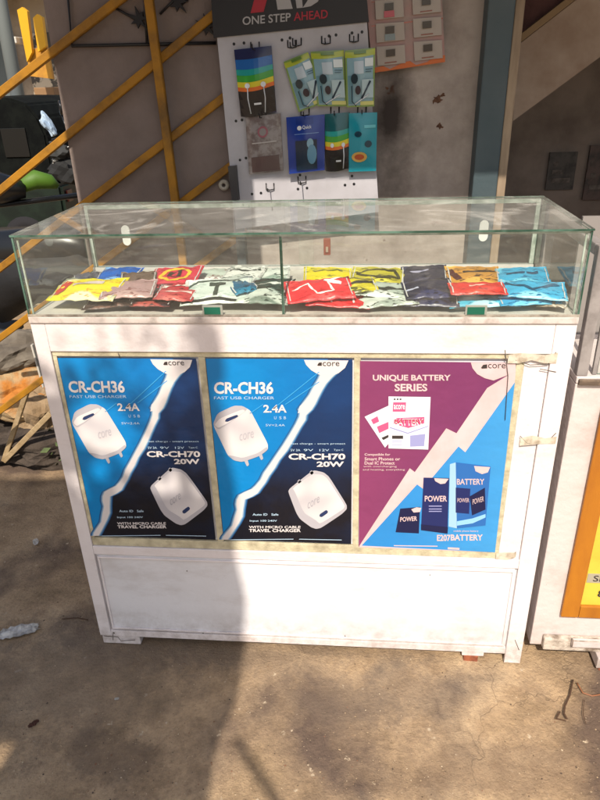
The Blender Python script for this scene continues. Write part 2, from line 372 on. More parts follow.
# faded posters far back in the recess
for (a, b_, c, e, mt, lb) in ((545, 152, 578, 190, '#4b4642', 'faded dark grey poster on recess wall under the stairs'), (582, 145, 612, 200, '#554540', 'brownish poster at right edge on the dark recess wall')):
    P0 = atY(a, e, 1.89); P1 = atY(c, b_, 1.89)
    w_ = MB().box(P0.x, P1.x, 1.885, 1.898, P0.z, P1.z, mat('poster_'+mt, mt, .6, '#2b2725', 12, .45, .6))
    for q_ in range(3):
        zz = P0.z+(P1.z-P0.z)*(.2+.22*q_); w_.box(P0.x+.02, P1.x-.02-.03*q_, 1.8835, 1.8848, zz, zz+.02, mat('faded_print', '#6b625b', .7, '#3f3935', 30, .4, .6))
    solo(w_.build('wall_poster'), lb, 'poster')

# ---------------------------------------------------------------- yellow stair railing in front of the wall
YB = .778
rl = thing('railing', 'yellow painted metal railing of parallel diagonal bars and one upright', 'railing', (-.6, YB, 0))
def bar(x0, y0, x1, y1, ext0, ext1, name='railing_bar', wd=.024, dp=.019, Y=YB):
    a = atY(x0, y0, Y); b = atY(x1, y1, Y); d = (b-a).normalized(); a -= d*ext0; b += d*ext1
    n = Vector((-d.z, 0, d.x)); mb = MB()
    mb.prism([a-n*wd/2, b-n*wd/2, b+n*wd/2, a+n*wd/2], (0, dp, 0), yellow_p)
    ed = list(mb.bm.edges); bmesh.ops.bevel(mb.bm, geom=ed, offset=.0025, segments=1, affect='EDGES')
    return mb.build(name, rl)
bar(0, 92, 115, 2, .25, .1)
bar(0, 190, 208, 19, .25, .1)
bar(0, 268, 228, 94, .3, .05)
bar(0, 338, 228, 168, .35, .05)
bar(-40, 440, 200, 265, .3, .2)
bar(148, 0, 181, 250, .15, .9, 'railing_post', .026, .02, YB-.021)

# black wrought iron grille high on the dark wall
gm = mat('black_iron', '#1d1b1d', .5)
G = lambda x, y: atY(x, y, YW-.008)
grl = thing('iron_grille', 'black wrought iron grille with leaf motifs on the dark wall', 'grille', G(145, 44))
mb = MB()
mb.tube([G(66, -25), G(72, 46), G(216, 43)], .0045, gm, 6)
mb.tube([G(143, -25), G(147, 44)], .004, gm, 6)
mb.tube([G(112, 6), G(140, 22)], .0035, gm, 6); mb.tube([G(160, 14), G(182, -8)], .0035, gm, 6)
mb.tube([G(182, 4), G(216, -25)], .0035, gm, 6)
mb.build('grille_frame', grl)
for cx, cy in ((139, 19), (178, 2), (207, 26)):
    q = MB(); cpt = G(cx, cy); n_l = 7
    pts = []
    for i in range(n_l*2):
        t = math.pi*i/n_l; rr = (.031 if i % 2 == 0 else .012)*(1+.25*math.sin(i*2.3))
        pts.append(cpt+Vector((math.cos(t)*rr, -.004, math.sin(t)*rr)))
    q.prism(pts, (0, .008, 0), gm); q.build('leaf_motif', grl)
q = MB(); cpt = atY(224, 185, YW-.01); q.disc_ring(cpt, (0, 1, 0), .006, .017, .012, mat('ivory_plastic', '#b8b2a4', .4)); 
solo(q.build('round_socket'), 'small round ivory fitting on the dark wall beside the display board', 'fitting')

# ---------------------------------------------------------------- pegboard display panel
YP = .735
def Pf(Y=YP, ):
    return lambda x, y, l=0: (lambda v: Vector((v.x, v.y-l, v.z)))(atY(x, y, Y))
P = Pf()
pegw = mat('white_board', '#b9b7bd', .5, '#a5a2a6', 6, .4, .7)
redp = mat('red_print', '#a82434', .5); greyp = mat('grey_print', '#a9a7a8', .5); blackb = mat('black_board', '#242326', .5)
pg = thing('display_board', 'white pegboard with black header hanging on the wall, packets hooked on it', 'display board', P(300, 225))
def rectp(f, pts, th, m, l=0):
    return MB().prism([f(x, y, l) for x, y in pts], (0, th, 0), m)
rectp(P, [(217, 37), (367, 22), (379, 212), (236, 229)], .012, pegw).build('board_panel', pg)
hd = rectp(P, [(209, -40), (362, -54), (369, 22), (214, 38)], .016, blackb, .006).build('header_board', pg)
ltr = MB()
for s_, a, b_, mm in (('ONE STEP', 243, 291, greyp), ('AHEAD', 294, 328, redp)):
    fr = lambda u, v: P(u, v-(u-243)*.085, .008)
    ltr.text(s_, a, 25.5, b_, 17, fr, mm, .015)
ltr.build('slogan_lettering', hd)
ltr = MB()
ltr.poly([P(251, 13.5, .008), P(264, 12, .008), P(275, -28, .008), P(262, -28, .008)], redp)
ltr.poly([P(278, 10, .008), P(293, 9, .008), P(283, -28, .008), P(272, -28, .008)], greyp)
ltr.poly([P(297, 8.5, .008), P(303, 8, .008), P(300, -28, .008), P(292, -28, .008)], greyp)
ltr.poly([P(303, 8, .008), P(311, 6.5, .008), P(318, 2, .008), P(322, -6, .008), P(322, -28, .008), P(314, -28, .008), P(313, -8, .008), P(309, -1, .008)], greyp)
ltr.build('logo', hd)
HOLEP = []
for (x, y) in ((234, 44), (244, 43), (236, 121), (242, 120), (252, 194), (261, 193), (298, 189), (307, 188), (345, 185), (354, 184), (275, 118), (329, 36), (336, 35), (282, 40), (352, 33), (362, 32), (290, 38), (256, 130), (246, 158), (240, 160), (300, 175), (352, 176)):
    c = P(x, y, .0008); MB().poly([c+Vector((math.cos(t)*.0042, 0, math.sin(t)*.0042)) for t in [math.pi*i/4 for i in range(8)]], black).build('peg_hole', pg, recalc=False)
def hook(x, y):
    c = P(x, y); q = MB(); q.tube([c+Vector((-.012, -.002, 0)), c+Vector((-.012, -.004, -.018)), c+Vector((0, -.006, -.02)), c+Vector((0, -.055, -.018)), c+Vector((0, -.06, -.008))], .0018, mat('wire_hook', '#3a3838', .35, metal=.8), 6)
    q.tube([c+Vector((.012, -.002, 0)), c+Vector((.012, -.004, -.018)), c+Vector((0, -.006, -.02))], .0018, MATS['wire_hook'], 6)
    q.build('hook', pg)
for x, y in ((255, 42), (292, 40), (297, 38), (326, 36), (354, 34), (262, 110), (305, 108), (335, 107), (362, 106), (270, 183), (302, 176)): hook(x, y)
solo(rectp(P, [(229, 166), (237, 165), (240, 199), (233, 200)], .03, mat('dark_clip', '#3c3a3c', .5), .02).build('edge_clip'), 'dark grey strip clipped to left edge of the white display board', 'clip')

PK = 'packets hooked on the display board'
def bag(name, corners, label, sheetm, lift, prints, cat='packet'):
    """packet: corners TL TR BR BL in the board plane; prints in 0..1 coordinates (u right, v down)"""
    c = [P(x, y) for x, y in corners]
    def f(u, v, l=0):
        q = (c[0]*(1-u)+c[1]*u)*(1-v)+(c[3]*(1-u)+c[2]*u)*v
        return q+Vector((0, -lift-.006-l-.009*math.sin(math.pi*min(max(v, 0), 1))*math.sin(math.pi*min(max(u, 0), 1)), 0))
    base = (c[2]+c[3])/2
    t = thing(name, label, cat, base+Vector((0, -lift, 0)), PK)
    mb = MB(); nx, ny = 8, 10; k = mb.mi(sheetm)
    for sgn, off in ((0, 0), (1, .008)):
        gv = [[mb.bm.verts.new(f(i/nx, j/ny) if not sgn else f(i/nx, j/ny)+Vector((0, .004+.012*math.sin(math.pi*i/nx)*math.sin(math.pi*j/ny), 0))) for j in range(ny+1)] for i in range(nx+1)]
        for i in range(nx):
            for j in range(ny):
                fc = mb.bm.faces.new((gv[i][j], gv[i+1][j], gv[i+1][j+1], gv[i][j+1])); fc.material_index = k; fc.smooth = True
    mb.build('pouch', t, recalc=False)
    for pn, items in prints.items():
        mb = MB()
        for li, it in enumerate(items):
            l = .0012+.0006*li+(.005 if 'picture' in pn else 0)
            if it[0] == 'r':      # grid rectangle follows the bulge
                _, u0, v0, u1, v1, mm = it; kk = mb.mi(mm); n1, n2 = 6, 6
                gv = [[mb.bm.verts.new(f(u0+(u1-u0)*i/n1, v0+(v1-v0)*j/n2, l)) for j in range(n2+1)] for i in range(n1+1)]
                for i in range(n1):
                    for j in range(n2): mb.bm.faces.new((gv[i][j], gv[i+1][j], gv[i+1][j+1], gv[i][j+1])).material_index = kk
            elif it[0] == 'w':    # wavy band
                _, v0, v1, amp, mm = it; kk = mb.mi(mm); n1 = 8
                wv = lambda u: amp*math.sin(u*3.2+.4)
                gv = [[mb.bm.verts.new(f(i/n1, v0+(v1-v0)*j/3+wv(i/n1), l)) for j in range(4)] for i in range(n1+1)]
                for i in range(n1):
                    for j in range(3): mb.bm.faces.new((gv[i][j], gv[i+1][j], gv[i+1][j+1], gv[i][j+1])).material_index = kk
            elif it[0] == 'e':
                _, u, v, ru, rv, mm = it
                mb.poly([f(u+ru*math.cos(a), v+rv*math.sin(a), l+.001) for a in [math.pi*i/7 for i in range(14)]], mm)
            elif it[0] == 'l':
                _, pts, r_, mm = it; mb.tube([f(u, v, l+.0005) for u, v in pts], r_, mm, 5)
            elif it[0] == 't':
                _, s_, u0, v0, u1, v1, mm = it; mb.text(s_, u0, v1, u1, v0, lambda a, b_: f(a, b_, l+.001), mm, .01)
        mb.build(pn, t, recalc=False)
    return t
mc = lambda h, r=.18: mat('print_'+h, '#'+h, r)
W = mc('d8dce0')
rainbow = [('w', .02, .16, .0, mc('22285e')), ('w', .14, .30, .02, mc('2a62a8')), ('w', .28, .38, .03, mc('2a9a94')), ('w', .36, .48, .04, mc('3f9a3a')), ('w', .46, .56, .04, mc('d8c832')), ('w', .54, .62, .04, mc('d86a2a')), ('w', .60, .99, .04, mc('1a171c'))]
ear = [('l', [(.28, .56), (.26, .75), (.3, .98)], .0016, W), ('l', [(.72, .56), (.74, .75), (.7, .98)], .0016, W), ('e', .28, .55, .07, .04, W), ('e', .72, .55, .07, .04, W), ('r', .42, .82, .62, .85, W)]
bag('earphone_packet', [(235, 50), (272, 46), (277, 112), (242, 116)], 'rainbow striped black packet with white earphones, alone at top left of the board', mc('2a2d50'), .01, {'rainbow_print': rainbow[1:], 'earphone_picture': ear}, 'packet')
bag('cable_packet', [(246, 117), (281, 113), (284, 170), (250, 174)], 'dull beige clear packet below the top left rainbow packet', mat('beige_plastic', '#8d8684', .35, '#6d5f5c', 40, .45, .6), .008, {'round_logo': [('e', .48, .28, .15, .1, mc('9a6068')), ('e', .48, .28, .1, .065, mc('8d8684')), ('r', .15, .45, .85, .47, mc('b4aeac')), ('r', .1, .7, .9, .97, mc('5f4c4a'))]})
gb = mc('86a8b4'); gy = mc('a9b43c')
hf = lambda dx=0: {'blister_print': [('r', .06, .1, .94, .97, gb), ('w', .02, .12, .02, gy), ('r', .3, .2, .62, .42, mc('b7c4cc')), ('r', .5, .9, .98, .97, mc('c9c878')), ('r', .08, .44, .24, .94, mc('5f8a98')), ('r', .66, .16, .94, .30, mc('d8e0e0')), ('r', .68, .34, .92, .355, mc('3a5a68')), ('r', .68, .38, .88, .395, mc('3a5a68')), ('r', .3, .03, .7, .08, mc('5c7c34')), ('r', .56, .52, .96, .84, mc('a9c0c6'))],
    'headset_picture': [('e', .3, .5, .12, .09, mc('23343c')), ('e', .42, .7, .1, .08, mc('2c2430')), ('l', [(.55, .85), (.85, .55)], .003, mc('3c4854')), ('l', [(.3, .95), (.8, .78)], .002, W), ('l', [(.2, .62), (.2, .9), (.35, .98)], .0012, black)]}
bag('headset_packet', [(284, 62), (308, 52), (331, 100), (299, 112)], 'green edged blue packet hanging tilted, left of its two matching neighbours', mc('7f9a52'), .006, hf())
bag('headset_packet', [(311, 52), (344, 50), (347, 106), (318, 106)], 'green edged blue packet hanging straight, middle of the three matching ones', mc('7f9a52'), .014, hf())
bag('headset_packet', [(345, 51), (375, 48), (374, 106), (347, 107)], 'green edged blue packet at right edge, beside the orange adapter card', mc('7f9a52'), .022, hf())
bag('charger_packet', [(287, 117), (325, 114), (325, 169), (290, 173)], 'deep blue packet with pale figure picture, lower row of the board', mc('1f3a8c'), .018, {'label_print': [('r', .25, .03, .7, .14, mc('16307c')), ('e', .34, .2, .06, .04, W), ('t', 'Quick', .42, .16, .66, .23, W), ('r', .2, .3, .85, .31, mc('7a9ad0')), ('r', .22, .42, .8, .95, mc('14283e')), ('e', .62, .48, .09, .09, mc('7fa6b8')), ('e', .66, .68, .13, .18, mc('5a8aa4'))]})
bag('earphone_packet', [(325, 114), (350, 112), (351, 168), (326, 170)], 'small rainbow striped black packet between the deep blue and cyan packets', mc('1d5a60'), .008, {'rainbow_print': rainbow[2:], 'earphone_picture': ear[1:]})
bag('earphone_packet', [(349, 113), (377, 112), (376, 170), (349, 171)], 'cyan packet with two dark earbuds and gold badge at lower right', mc('1a8c9e'), .016, {'label_print': [('e', .33, .35, .13, .05, mc('0f3a4c')), ('e', .7, .52, .13, .06, mc('0f3a4c')), ('e', .38, .74, .28, .09, mc('c8a050')), ('e', .38, .74, .18, .05, mc('b0502c')), ('r', .55, .2, .95, .25, mc('5ab6c0'))]})

# orange adapter card
cd = thing('adapter_card', 'pink and orange card holding two columns of small adapters on the wall', 'adapter card', P(410, 70))
Q = Pf(.775)
rectp(Q, [(362, -35), (440, -45), (445, 62), (373, 73)], .008, mat('pink_card', '#b08a84', .6, '#9a8f88', 5, .4, .6)).build('card', cd)
mb = MB(); orange = mc('c8622a')
for pts in ([(373, 73), (373, 68), (383, 66), (390, 69), (398, 65), (404, 62), (410, 61), (416, 65), (427, 62), (434, 57), (445, 55), (445, 62)],): mb.poly([Q(x, y, .0012) for x, y in pts], orange)
for yy in (27, 3): mb.poly([Q(x, y, .0010) for x, y in ((371.5, yy), (443, yy-8), (443, yy-9.5), (371.5, yy-1.5))], mc('b06a60'))
mb.build('orange_print', cd)
for r_ in range(4):
    for c_ in range(2):
        cx = 389.5+c_*37+r_*-.8+1; cy = 55-r_*23-c_*5
        mb = MB(); mb.prism([Q(cx-14, cy-8, .001), Q(cx+14, cy-10, .001), Q(cx+15, cy+8, .001), Q(cx-13, cy+11, .001)], (0, -.006, 0), mat('blister', '#a99d94', .25))
        mb.build('blister', cd)
        mb = MB(); mb.prism([Q(cx-4.5, cy-5, .0075), Q(cx+4.5, cy-6, .0075), Q(cx+4.5, cy+1, .0075), Q(cx-4.5, cy+2, .0075)], (0, -.005, 0), mc('3a2e2c'))
        if r_ in (1, 2) and c_ == 0: mb.prism([Q(cx-5, cy+2.6, .0075), Q(cx+5, cy+1.6, .0075), Q(cx+5.5, cy+8, .0075), Q(cx-5, cy+9, .0075)], (0, -.004, 0), mc('7c8a90' if r_ == 1 else 'b8485a'))
        else: mb.prism([Q(cx-6, cy+7.5, .0075), Q(cx+6, cy+6.1, .0075), Q(cx+6, cy+7.3, .0075), Q(cx-6, cy+8.7, .0075)], (0, -.001, 0), mc('8a5248'))
        mb.build('adapter', cd)

# ---------------------------------------------------------------- main display counter
HC = 1.0123; HG = .1813; D = .4013; HW = .6
ct = thing('display_counter', 'white wooden display counter with glass showcase top and three posters in front', 'counter', (0, .2, 0))
zb = .034
MB().box(-.592, .592, .012, D, zb, HC-.014, white2).build('cabinet_body', ct)
fr = MB()
def board(x0, x1, z0, z1, y0=0.0, y1=.0118, m=white, bev=.0015): fr.box(x0, x1, y0, y1, z0, z1, m, bev)
board(-.6, -.5665, zb, HC-.016); board(.5565, .6, 0.0, HC-.016)
board(-.566, .556, .927, HC-.016); board(-.566, .556, .335, .362); board(-.566, .556, zb, .056)
fr.build('face_frame', ct)
# side cladding
MB().box(-.6, -.5925, .012, D, zb, HC-.016, white).build('side_panel', ct)
MB().box(.5925, .6, .012, D, zb, HC-.016, white).build('side_panel', ct)
fr = MB(); board(-.560, .550, .060, .331, .004, .0115, white2, .003)
fr.build('lower_panel', ct)
tr = MB()
for (x0, x1, z0, z1) in ((-.559, .549, .322, .3275), (-.559, .549, .062, .068), (-.559, -.5535, .069, .321), (.5435, .549, .069, .321)):
    tr.box(x0, x1, -.001, .0038, z0, z1, white, .0015)
tr.build('beading', ct)
MB().box(-.6, .6, -.004, D+.002, HC-.0155, HC-.0005, mat('counter_top_board', '#cfc4be', .5, '#8c837a', 20, .5, .75, .15, 60), .002).build('top_board', ct)
MB().box(-.597, -.484, .004, .05, 0.0, zb-.0015, white, .002).build('foot', ct)
MB().box(.44, .50, .004, .05, 0.016, zb-.0015, white, .002).build('foot', ct)
MB().box(-.597, -.5, .34, .39, 0.0, zb-.0015, white, .002).build('foot', ct)
MB().box(.45, .54, .34, .39, 0.0, zb-.0015, white, .002).build('foot', ct)
# bay behind the posters and its aged border strips
bord = MB()
for (x0, x1, z0, z1) in ((-.5655, .5555, .914, .926), (-.5655, .503, .3635, .389), (-.5655, -.556, .3895, .9135), (-.2215, -.2055, .3895, .9135), (.1325, .1475, .3895, .9135), (.486, .503, .3895, .9135)):
    bord.box(x0, x1, .004, .0117, z0, z1, cream, .0012)
bord.build('border_strip', ct)
MB().box(.5035, .5555, .006, .0117, .3635, .9135, white, .001).build('filler_panel', ct)
# peeling tape on the right stile
def tape(pts, nm='tape_strip'):
    mb = MB(); k = mb.mi(mat('aged_tape', '#d8cdbc', .35, '#a79a86', 40, .45, .65)); tp = [atY(x, y, -.0012) for x, y in pts]
    top = []; bot = []
    for i, q in enumerate(tp):
        h = .010+.003*math.sin(i*2.1); top.append(q+Vector((0, -.002*abs(math.sin(i*1.7)), h))); bot.append(q+Vector((0, 0, -h)))
    for i in range(len(tp)-1): mb.poly([top[i], top[i+1], bot[i+1], bot[i]], mat('aged_tape', '#d8cdbc'))
    mb.build(nm, ct, recalc=False)
tape([(508, 359), (520, 358), (532, 357), (545, 359), (557, 358)])
tape([(520, 442), (532, 440), (545, 441), (556, 440)])
tape([(496, 556), (508, 556), (516, 555)])
dk = mat('crack_line', '#5b524b', .9)
for pts in ([(520, 436), (527, 443), (538, 444), (549, 440), (556, 433)], [(515, 360), (530, 365), (548, 364), (556, 352)], [(540, 369), (556, 372)], [(505, 350), (508, 376), (505, 420)],
            [(503, 554), (512, 555), (516, 552)], [(104, 636), (118, 637), (121, 641), (135, 640)], [(113, 632), (113, 640)], [(120, 358), (118, 353)], [(515, 640), (519, 650)]):
    MB().tube([atY(x, y, -.0006) for x, y in pts], .0009, dk, 5).build('paint_crack', ct)
for x, y, r_ in ((114, 633, .003), (203, 633, .0025), (187, 571, .002), (430, 575, .0015), (345, 636, .002)):
    c = atY(x, y, -.0008); MB().poly([c+Vector((math.cos(a)*r_, 0, math.sin(a)*r_)) for a in [math.pi*i/4 for i in range(8)]], dk).build('paint_chip', ct, recalc=False)

# glass case -------------------------------------------------------
GT = .004
def pane(name, x0, x1, y0, y1, z0, z1, parent=ct, thin='y', gm_=None):
    mb = MB(); mb.box(x0, x1, y0, y1, z0, z1, glass_edge)
    ax = {'x': 0, 'y': 1, 'z': 2}[thin]
    mb.bm.normal_update(); gi = mb.mi(gm_ or glass)
    for f in mb.bm.faces:
        if abs(f.normal[ax]) > .9: f.material_index = gi
    return mb.build(name, parent)
z0, z1 = HC, HC+HG-GT-.001
xs = -.0215
pane('front_pane', -.6+GT+.001, xs-.001, 0, GT, z0, z1); pane('front_pane', xs+.001, .6-GT-.001, 0, GT, z0, z1)
pane('side_pane', -.6, -.6+GT, 0, D, z0, z1, thin='x'); pane('side_pane', .6-GT, .6, 0, D, z0, z1, thin='x')
pane('top_pane', -.602, .602, -.002, D, z1+.001, z1+.001+GT, thin='z', gm_=glass_top)
sm = MB()
sm.box(-.598, .598, .0052, .009, z1-.005, z1+.0005, silicone); sm.box(xs-.003, xs+.003, .0053, .008, z0+.001, z1-.006, glass_edge)
for xx in (-.592, .5885): sm.box(xx, xx+.0035, .0053, .009, z0+.001, z1-.006, silicone)
for xx in (-.594, .584): sm.box(xx, xx+.010, D-.014, D-.004, z0+.012, z1-.001, silicone)
sm.box(-.594, .594, D-.012, D-.004, z1-.010, z1-.0005, silicone)
sm.build('sealant_joint', ct)
MB().box(-.594, .594, D-.022, D-.001, z0+.0005, z0+.011, mat('white_rail', '#c9c7c2', .4)).build('rear_track', ct)
for xa, xb, yy, gx in ((-.583, .02, D-.018, -.486), (-.02, .583, D-.010, .46)):
    dr = pane('sliding_door', xa, xb, yy, yy+.004, z0+.0115, z1-.0105)
    g_ = MB(); seg = 20; c = Vector((gx, yy-.0035, z0+.098))
    pts = []
    for i in range(seg):
        a = 2*math.pi*i/seg; pts.append(c+Vector((.0115*math.cos(a), 0, .013*math.sin(a)+(.014 if math.sin(a) > 0 else -.014))))
    g_.prism(pts, (0, .003, 0), mat('white_grip', '#e2e4de', .35)); g_.build('finger_grip', dr)
lk = MB(); c = atY(327, 247, D-.03); lk.box(c.x-.009, c.x+.009, c.y, c.y+.010, c.z-.022, c.z+.022, mat('red_brown_lock', '#8a4a3a', .4), .002)
lk.box(c.x-.004, c.x+.004, c.y-.003, c.y, c.z-.014, c.z+.002, mat('pale_metal', '#c8b8a8', .3, metal=.5), .001); lk.build('showcase_lock', ct)
for px_, nm in ((213, 0), (477, 0)):
    c = atY(px_, 311, -.006); q = MB(); q.box(c.x-.024, c.x+.021, -.0045, -.0008, c.z-.010, c.z+.012, mat('silver_foil', '#a7aaa2', .3, metal=.3), .001)
    q.box(c.x-.020, c.x+.016, -.0055, -.0047, c.z-.008, c.z+.008, mat('green_sticker', '#15604c', .4)); q.build('clip_sticker', ct)
# white liner sheet on the showcase floor
MB().box(-.592, .592, .008, D-.024, HC+.0005, HC+.0025, mat('liner_paper', '#c8c4ba', .7, '#a8a398', 10, .4, .7)).build('liner_sheet', ct)
# dusty line along foot of the glass
MB().box(-.6, .6, -.003, -.0005, HC-.0003, HC+.005, grime).build('glass_bead', ct)

brick = mat('orange_brick', '#9c5a3c', .9, '#7c4630', 30, .4, .6, .4, 80)
solo(MB().box(.446, .486, .004, .06, -.012, .0155, brick, .003).build('brick_piece'), 'orange brick chip wedged under the right foot of the main counter', 'brick')

# ---------------------------------------------------------------- posters
def grad_mat(name, ca, cb, axis, lo, hi, cnoise=None, rough=.32):
    M = mat(name, ca, rough, bump=.8, bscale=7); n, L, b = nodes_of(M)
    tc = n.new('ShaderNodeTexCoord'); sp = n.new('ShaderNodeSeparateXYZ'); L.new(tc.outputs['Object'], sp.inputs[0])
    nz = n.new('ShaderNodeTexNoise'); nz.inputs['Scale'].default_value = 9; nz.inputs['Detail'].default_value = 4; L.new(tc.outputs['Object'], nz.inputs[0])
    mr = n.new('ShaderNodeMapRange'); mr.inputs[1].default_value = lo; mr.inputs[2].default_value = hi; L.new(sp.outputs[axis], mr.inputs[0])
    ad = n.new('ShaderNodeMath'); ad.operation = 'MULTIPLY_ADD'; ad.inputs[1].default_value = .7; ad.inputs[2].default_value = -.35; L.new(nz.outputs[0], ad.inputs[0])
    a2 = n.new('ShaderNodeMath'); a2.operation = 'ADD'; a2.use_clamp = True; L.new(ad.outputs[0], a2.inputs[0]); L.new(mr.outputs[0], a2.inputs[1])
    mx = n.new('ShaderNodeMix'); mx.data_type = 'RGBA'; mx.inputs[6].default_value = S(ca); mx.inputs[7].default_value = S(cb)
    L.new(a2.outputs[0], mx.inputs[0]); L.new(mx.outputs[2], b.inputs['Base Color']); return M
navy = grad_mat('poster_navy', '#10121e', '#12386a', 2, .1, .42)
azure = grad_mat('poster_azure', '#0082c8', '#0564ae', 0, -.1, .2)
pw = mat('poster_white', '#dcd6d6', .3); pgrey = mat('poster_pale_grey', '#b4b1b8', .3); pgrey2 = mat('poster_mid_grey', '#a3a1aa', .3)
ptxt = mat('poster_pale_text', '#b9d4ea', .3); halo = mat('poster_halo_blue', '#3ca2dc', .3); pdark = mat('poster_dark_text', '#3a3433', .4)
pmid = mat('poster_glow_blue', '#1aa2e8', .32); slot = mat('poster_slot_blue', '#26365e', .3); haloD = mat('poster_halo_navy', '#8d93a4', .3)
YPOST = .0035
def charger_poster(map2, label):
    """map2(cx, cy, lift): crop coordinates of the drawing -> point on the poster"""
    f = map2
    base = f(300, 665)
    t = thing('poster', label, 'poster', base, 'posters on the front of the main counter')
    def lay(l): return .0003+.0003*l
    def P_(pts, l): return [f(x, y, lay(l)) for x, y in pts]
    sh = MB()
    sh.prism([f(18, 28, 0), f(540, 33, 0), f(540, 690, 0), f(82, 682, 0)] if False else [f(*q, 0) for q in quad], (0, .0005, 0), navy)
    sh.poly(P_([(20, 30), (452, 32), (420, 110), (385, 185), (350, 255), (300, 335), (262, 398), (225, 450), (190, 495), (150, 518), (138, 560), (128, 610), (96, 655), (84, 664)] , 1), azure)
    sh.build('sheet', t, recalc=False)
    tr_ = MB()
    left = [(428, 70), (405, 118), (375, 165), (345, 208), (352, 222), (335, 262), (296, 325), (256, 385), (222, 432), (200, 472), (176, 492), (136, 508), (122, 534), (126, 565), (112, 612), (84, 650), (72, 668)]
    right = [(104, 668), (122, 640), (150, 600), (157, 556), (163, 528), (200, 510), (226, 482), (250, 440), (282, 392), (322, 336), (368, 258), (382, 228), (408, 195), (430, 150), (452, 112), (488, 78)]
    gl = [(x-9, y) for x, y in left]; gr_ = [(x+9, y) for x, y in right]
    left = [(x+5, y) for x, y in left]; right = [(x-5, y) for x, y in right]
    def strip(L_, R2, l, mm):
        R3 = list(reversed(R2)); n = 26
        def smp(Lx, t_):
            q = t_*(len(Lx)-1); i = min(int(q), len(Lx)-2); a = q-i; return (Lx[i][0]*(1-a)+Lx[i+1][0]*a, Lx[i][1]*(1-a)+Lx[i+1][1]*a)
        A_ = [smp(L_, i/n) for i in range(n+1)]; B_ = [smp(R3, i/n) for i in range(n+1)]
        # jagged torn edge
        A_ = [(x+6*noise.noise(Vector((i*.9, 1, 0))), y) for i, (x, y) in enumerate(A_)]; B_ = [(x+6*noise.noise(Vector((i*.8, 7, 0))), y) for i, (x, y) in enumerate(B_)]
        for i in range(n): tr_.poly(P_([A_[i], A_[i+1], B_[i+1], B_[i]], l), mm)
    for dd_, hm in ((11, mat('poster_halo_a', '#1f568c', .3)), (7, mat('poster_halo_b', '#5585ae', .3)), (3.5, mat('poster_halo_c', '#9db6cc', .3))):
        strip([(x-dd_, y) for x, y in left], [(x+dd_, y) for x, y in right], 2 if dd_ == 11 else (2.5 if dd_ == 7 else 3), hm)
    strip(left, right, 3.5, pw)
    tr_.poly(P_([(345, 222), (352, 198), (392, 158), (400, 172), (372, 215)], 4), pw)
    tr_.poly(P_([(367, 34), (375, 52), (392, 70), (415, 84), (440, 92), (462, 92), (490, 80), (512, 62), (524, 36)], 4), pw)
    tr_.build('torn_edge_print', t, recalc=False)
    # lettering
    L_ = MB(); l = 5
    fr_ = lambda u, v: f(u, v, lay(l)); frd = lambda u, v: f(u, v, lay(7))
    L_.text('CR-CH36', 50, 154, 259, 111, fr_, pw, .032)
    L_.text('FAST USB CHARGER', 50, 173, 262, 163, fr_, ptxt, .0)
    L_.text('2.4A', 224, 220, 306, 192, fr_, pw, .025)
    L_.build('headline_lettering', t, recalc=False); L_ = MB()
    L_.text('CR-CH70', 313, 386, 513, 364, fr_, pw, .035)
    L_.text('20W', 412, 411, 508, 392, fr_, pw, .035)
    L_.build('model_lettering', t, recalc=False); L_ = MB()
    L_.text('WITH MICRO CABLE', 173, 628, 355, 619, fr_, pw, .02)
    L_.text('TRAVEL CHARGER', 173, 641, 356, 630, fr_, pw, .03)
    L_.build('small_lettering', t, recalc=False); L_ = MB()
    L_.text('5V=2.4A', 232, 268, 300, 260, fr_, ptxt, 0)
    for i, x in enumerate((262, 280, 296)): L_.text('USB'[i], x, 243, x+8, 233, fr_, ptxt, 0)
    L_.build('small_lettering', t, recalc=False); L_ = MB()
    L_.text('fast charge - smart protect', 322, 334, 513, 326, fr_, ptxt, 0)
    for i, x in enumerate((320, 366, 422, 472)): L_.text(('5V 3A', '9V', '12V', 'Type C')[i], x, 356, x+34, 348, fr_, ptxt, 0)
    L_.build('small_lettering', t, recalc=False); L_ = MB()
    L_.text('Auto ID   Safe', 186, 583, 277, 575, fr_, ptxt, .01); L_.text('Input 100 240V', 176, 606, 272, 598, fr_, ptxt, .01)
    pass
    L_.poly(P_([(110, 667), (330, 665), (330, 667), (110, 669)], l), ptxt); L_.poly(P_([(350, 665), (500, 668), (500, 670), (350, 667)], l), ptxt)
    for a, b_ in (((175, 222), (222, 190)), ((258, 205), (420, 75)), ((300, 190), (420, 110))):
        L_.poly(P_([a, (a[0]+2, a[1]+2), (b_[0]+2, b_[1]+2), b_], l), halo)
    L_.build('small_lettering', t, recalc=False); L_ = MB()
    L_.poly([f(x, y, lay(7)) for x, y in ((414, 52), (420, 43), (430, 42), (430, 54), (416, 54))], pdark)
    L_.text('core', 433, 55, 492, 41, frd, pdark, .0)
    L_.build('logo', t, recalc=False)
    def ch(pts, n_=2):
        for _ in range(n_):
            pts = [q for a, b_ in zip(pts, pts[1:]+pts[:1]) for q in ((a[0]*.86+b_[0]*.14, a[1]*.86+b_[1]*.14), (a[0]*.14+b_[0]*.86, a[1]*.14+b_[1]*.86))]
        return pts
    cw_ = mat('charger_print', '#e2dddd', .3, '#b3afb6', 10, .3, .75, detail=1)
    c1 = MB()
    c1.poly(P_(ch([(46, 262), (62, 222), (120, 195), (150, 196), (178, 212), (196, 246), (240, 330), (240, 350), (212, 372), (150, 394), (120, 388), (98, 370), (78, 328)]), 5), cw_)
    c1.poly(P_(ch([(46, 262), (62, 222), (120, 195), (150, 196), (170, 208), (96, 262), (66, 280)]), 6), pgrey)
    c1.poly(P_(ch([(52, 262), (70, 240), (150, 208), (162, 214), (96, 258), (64, 274)]), 7), pw)
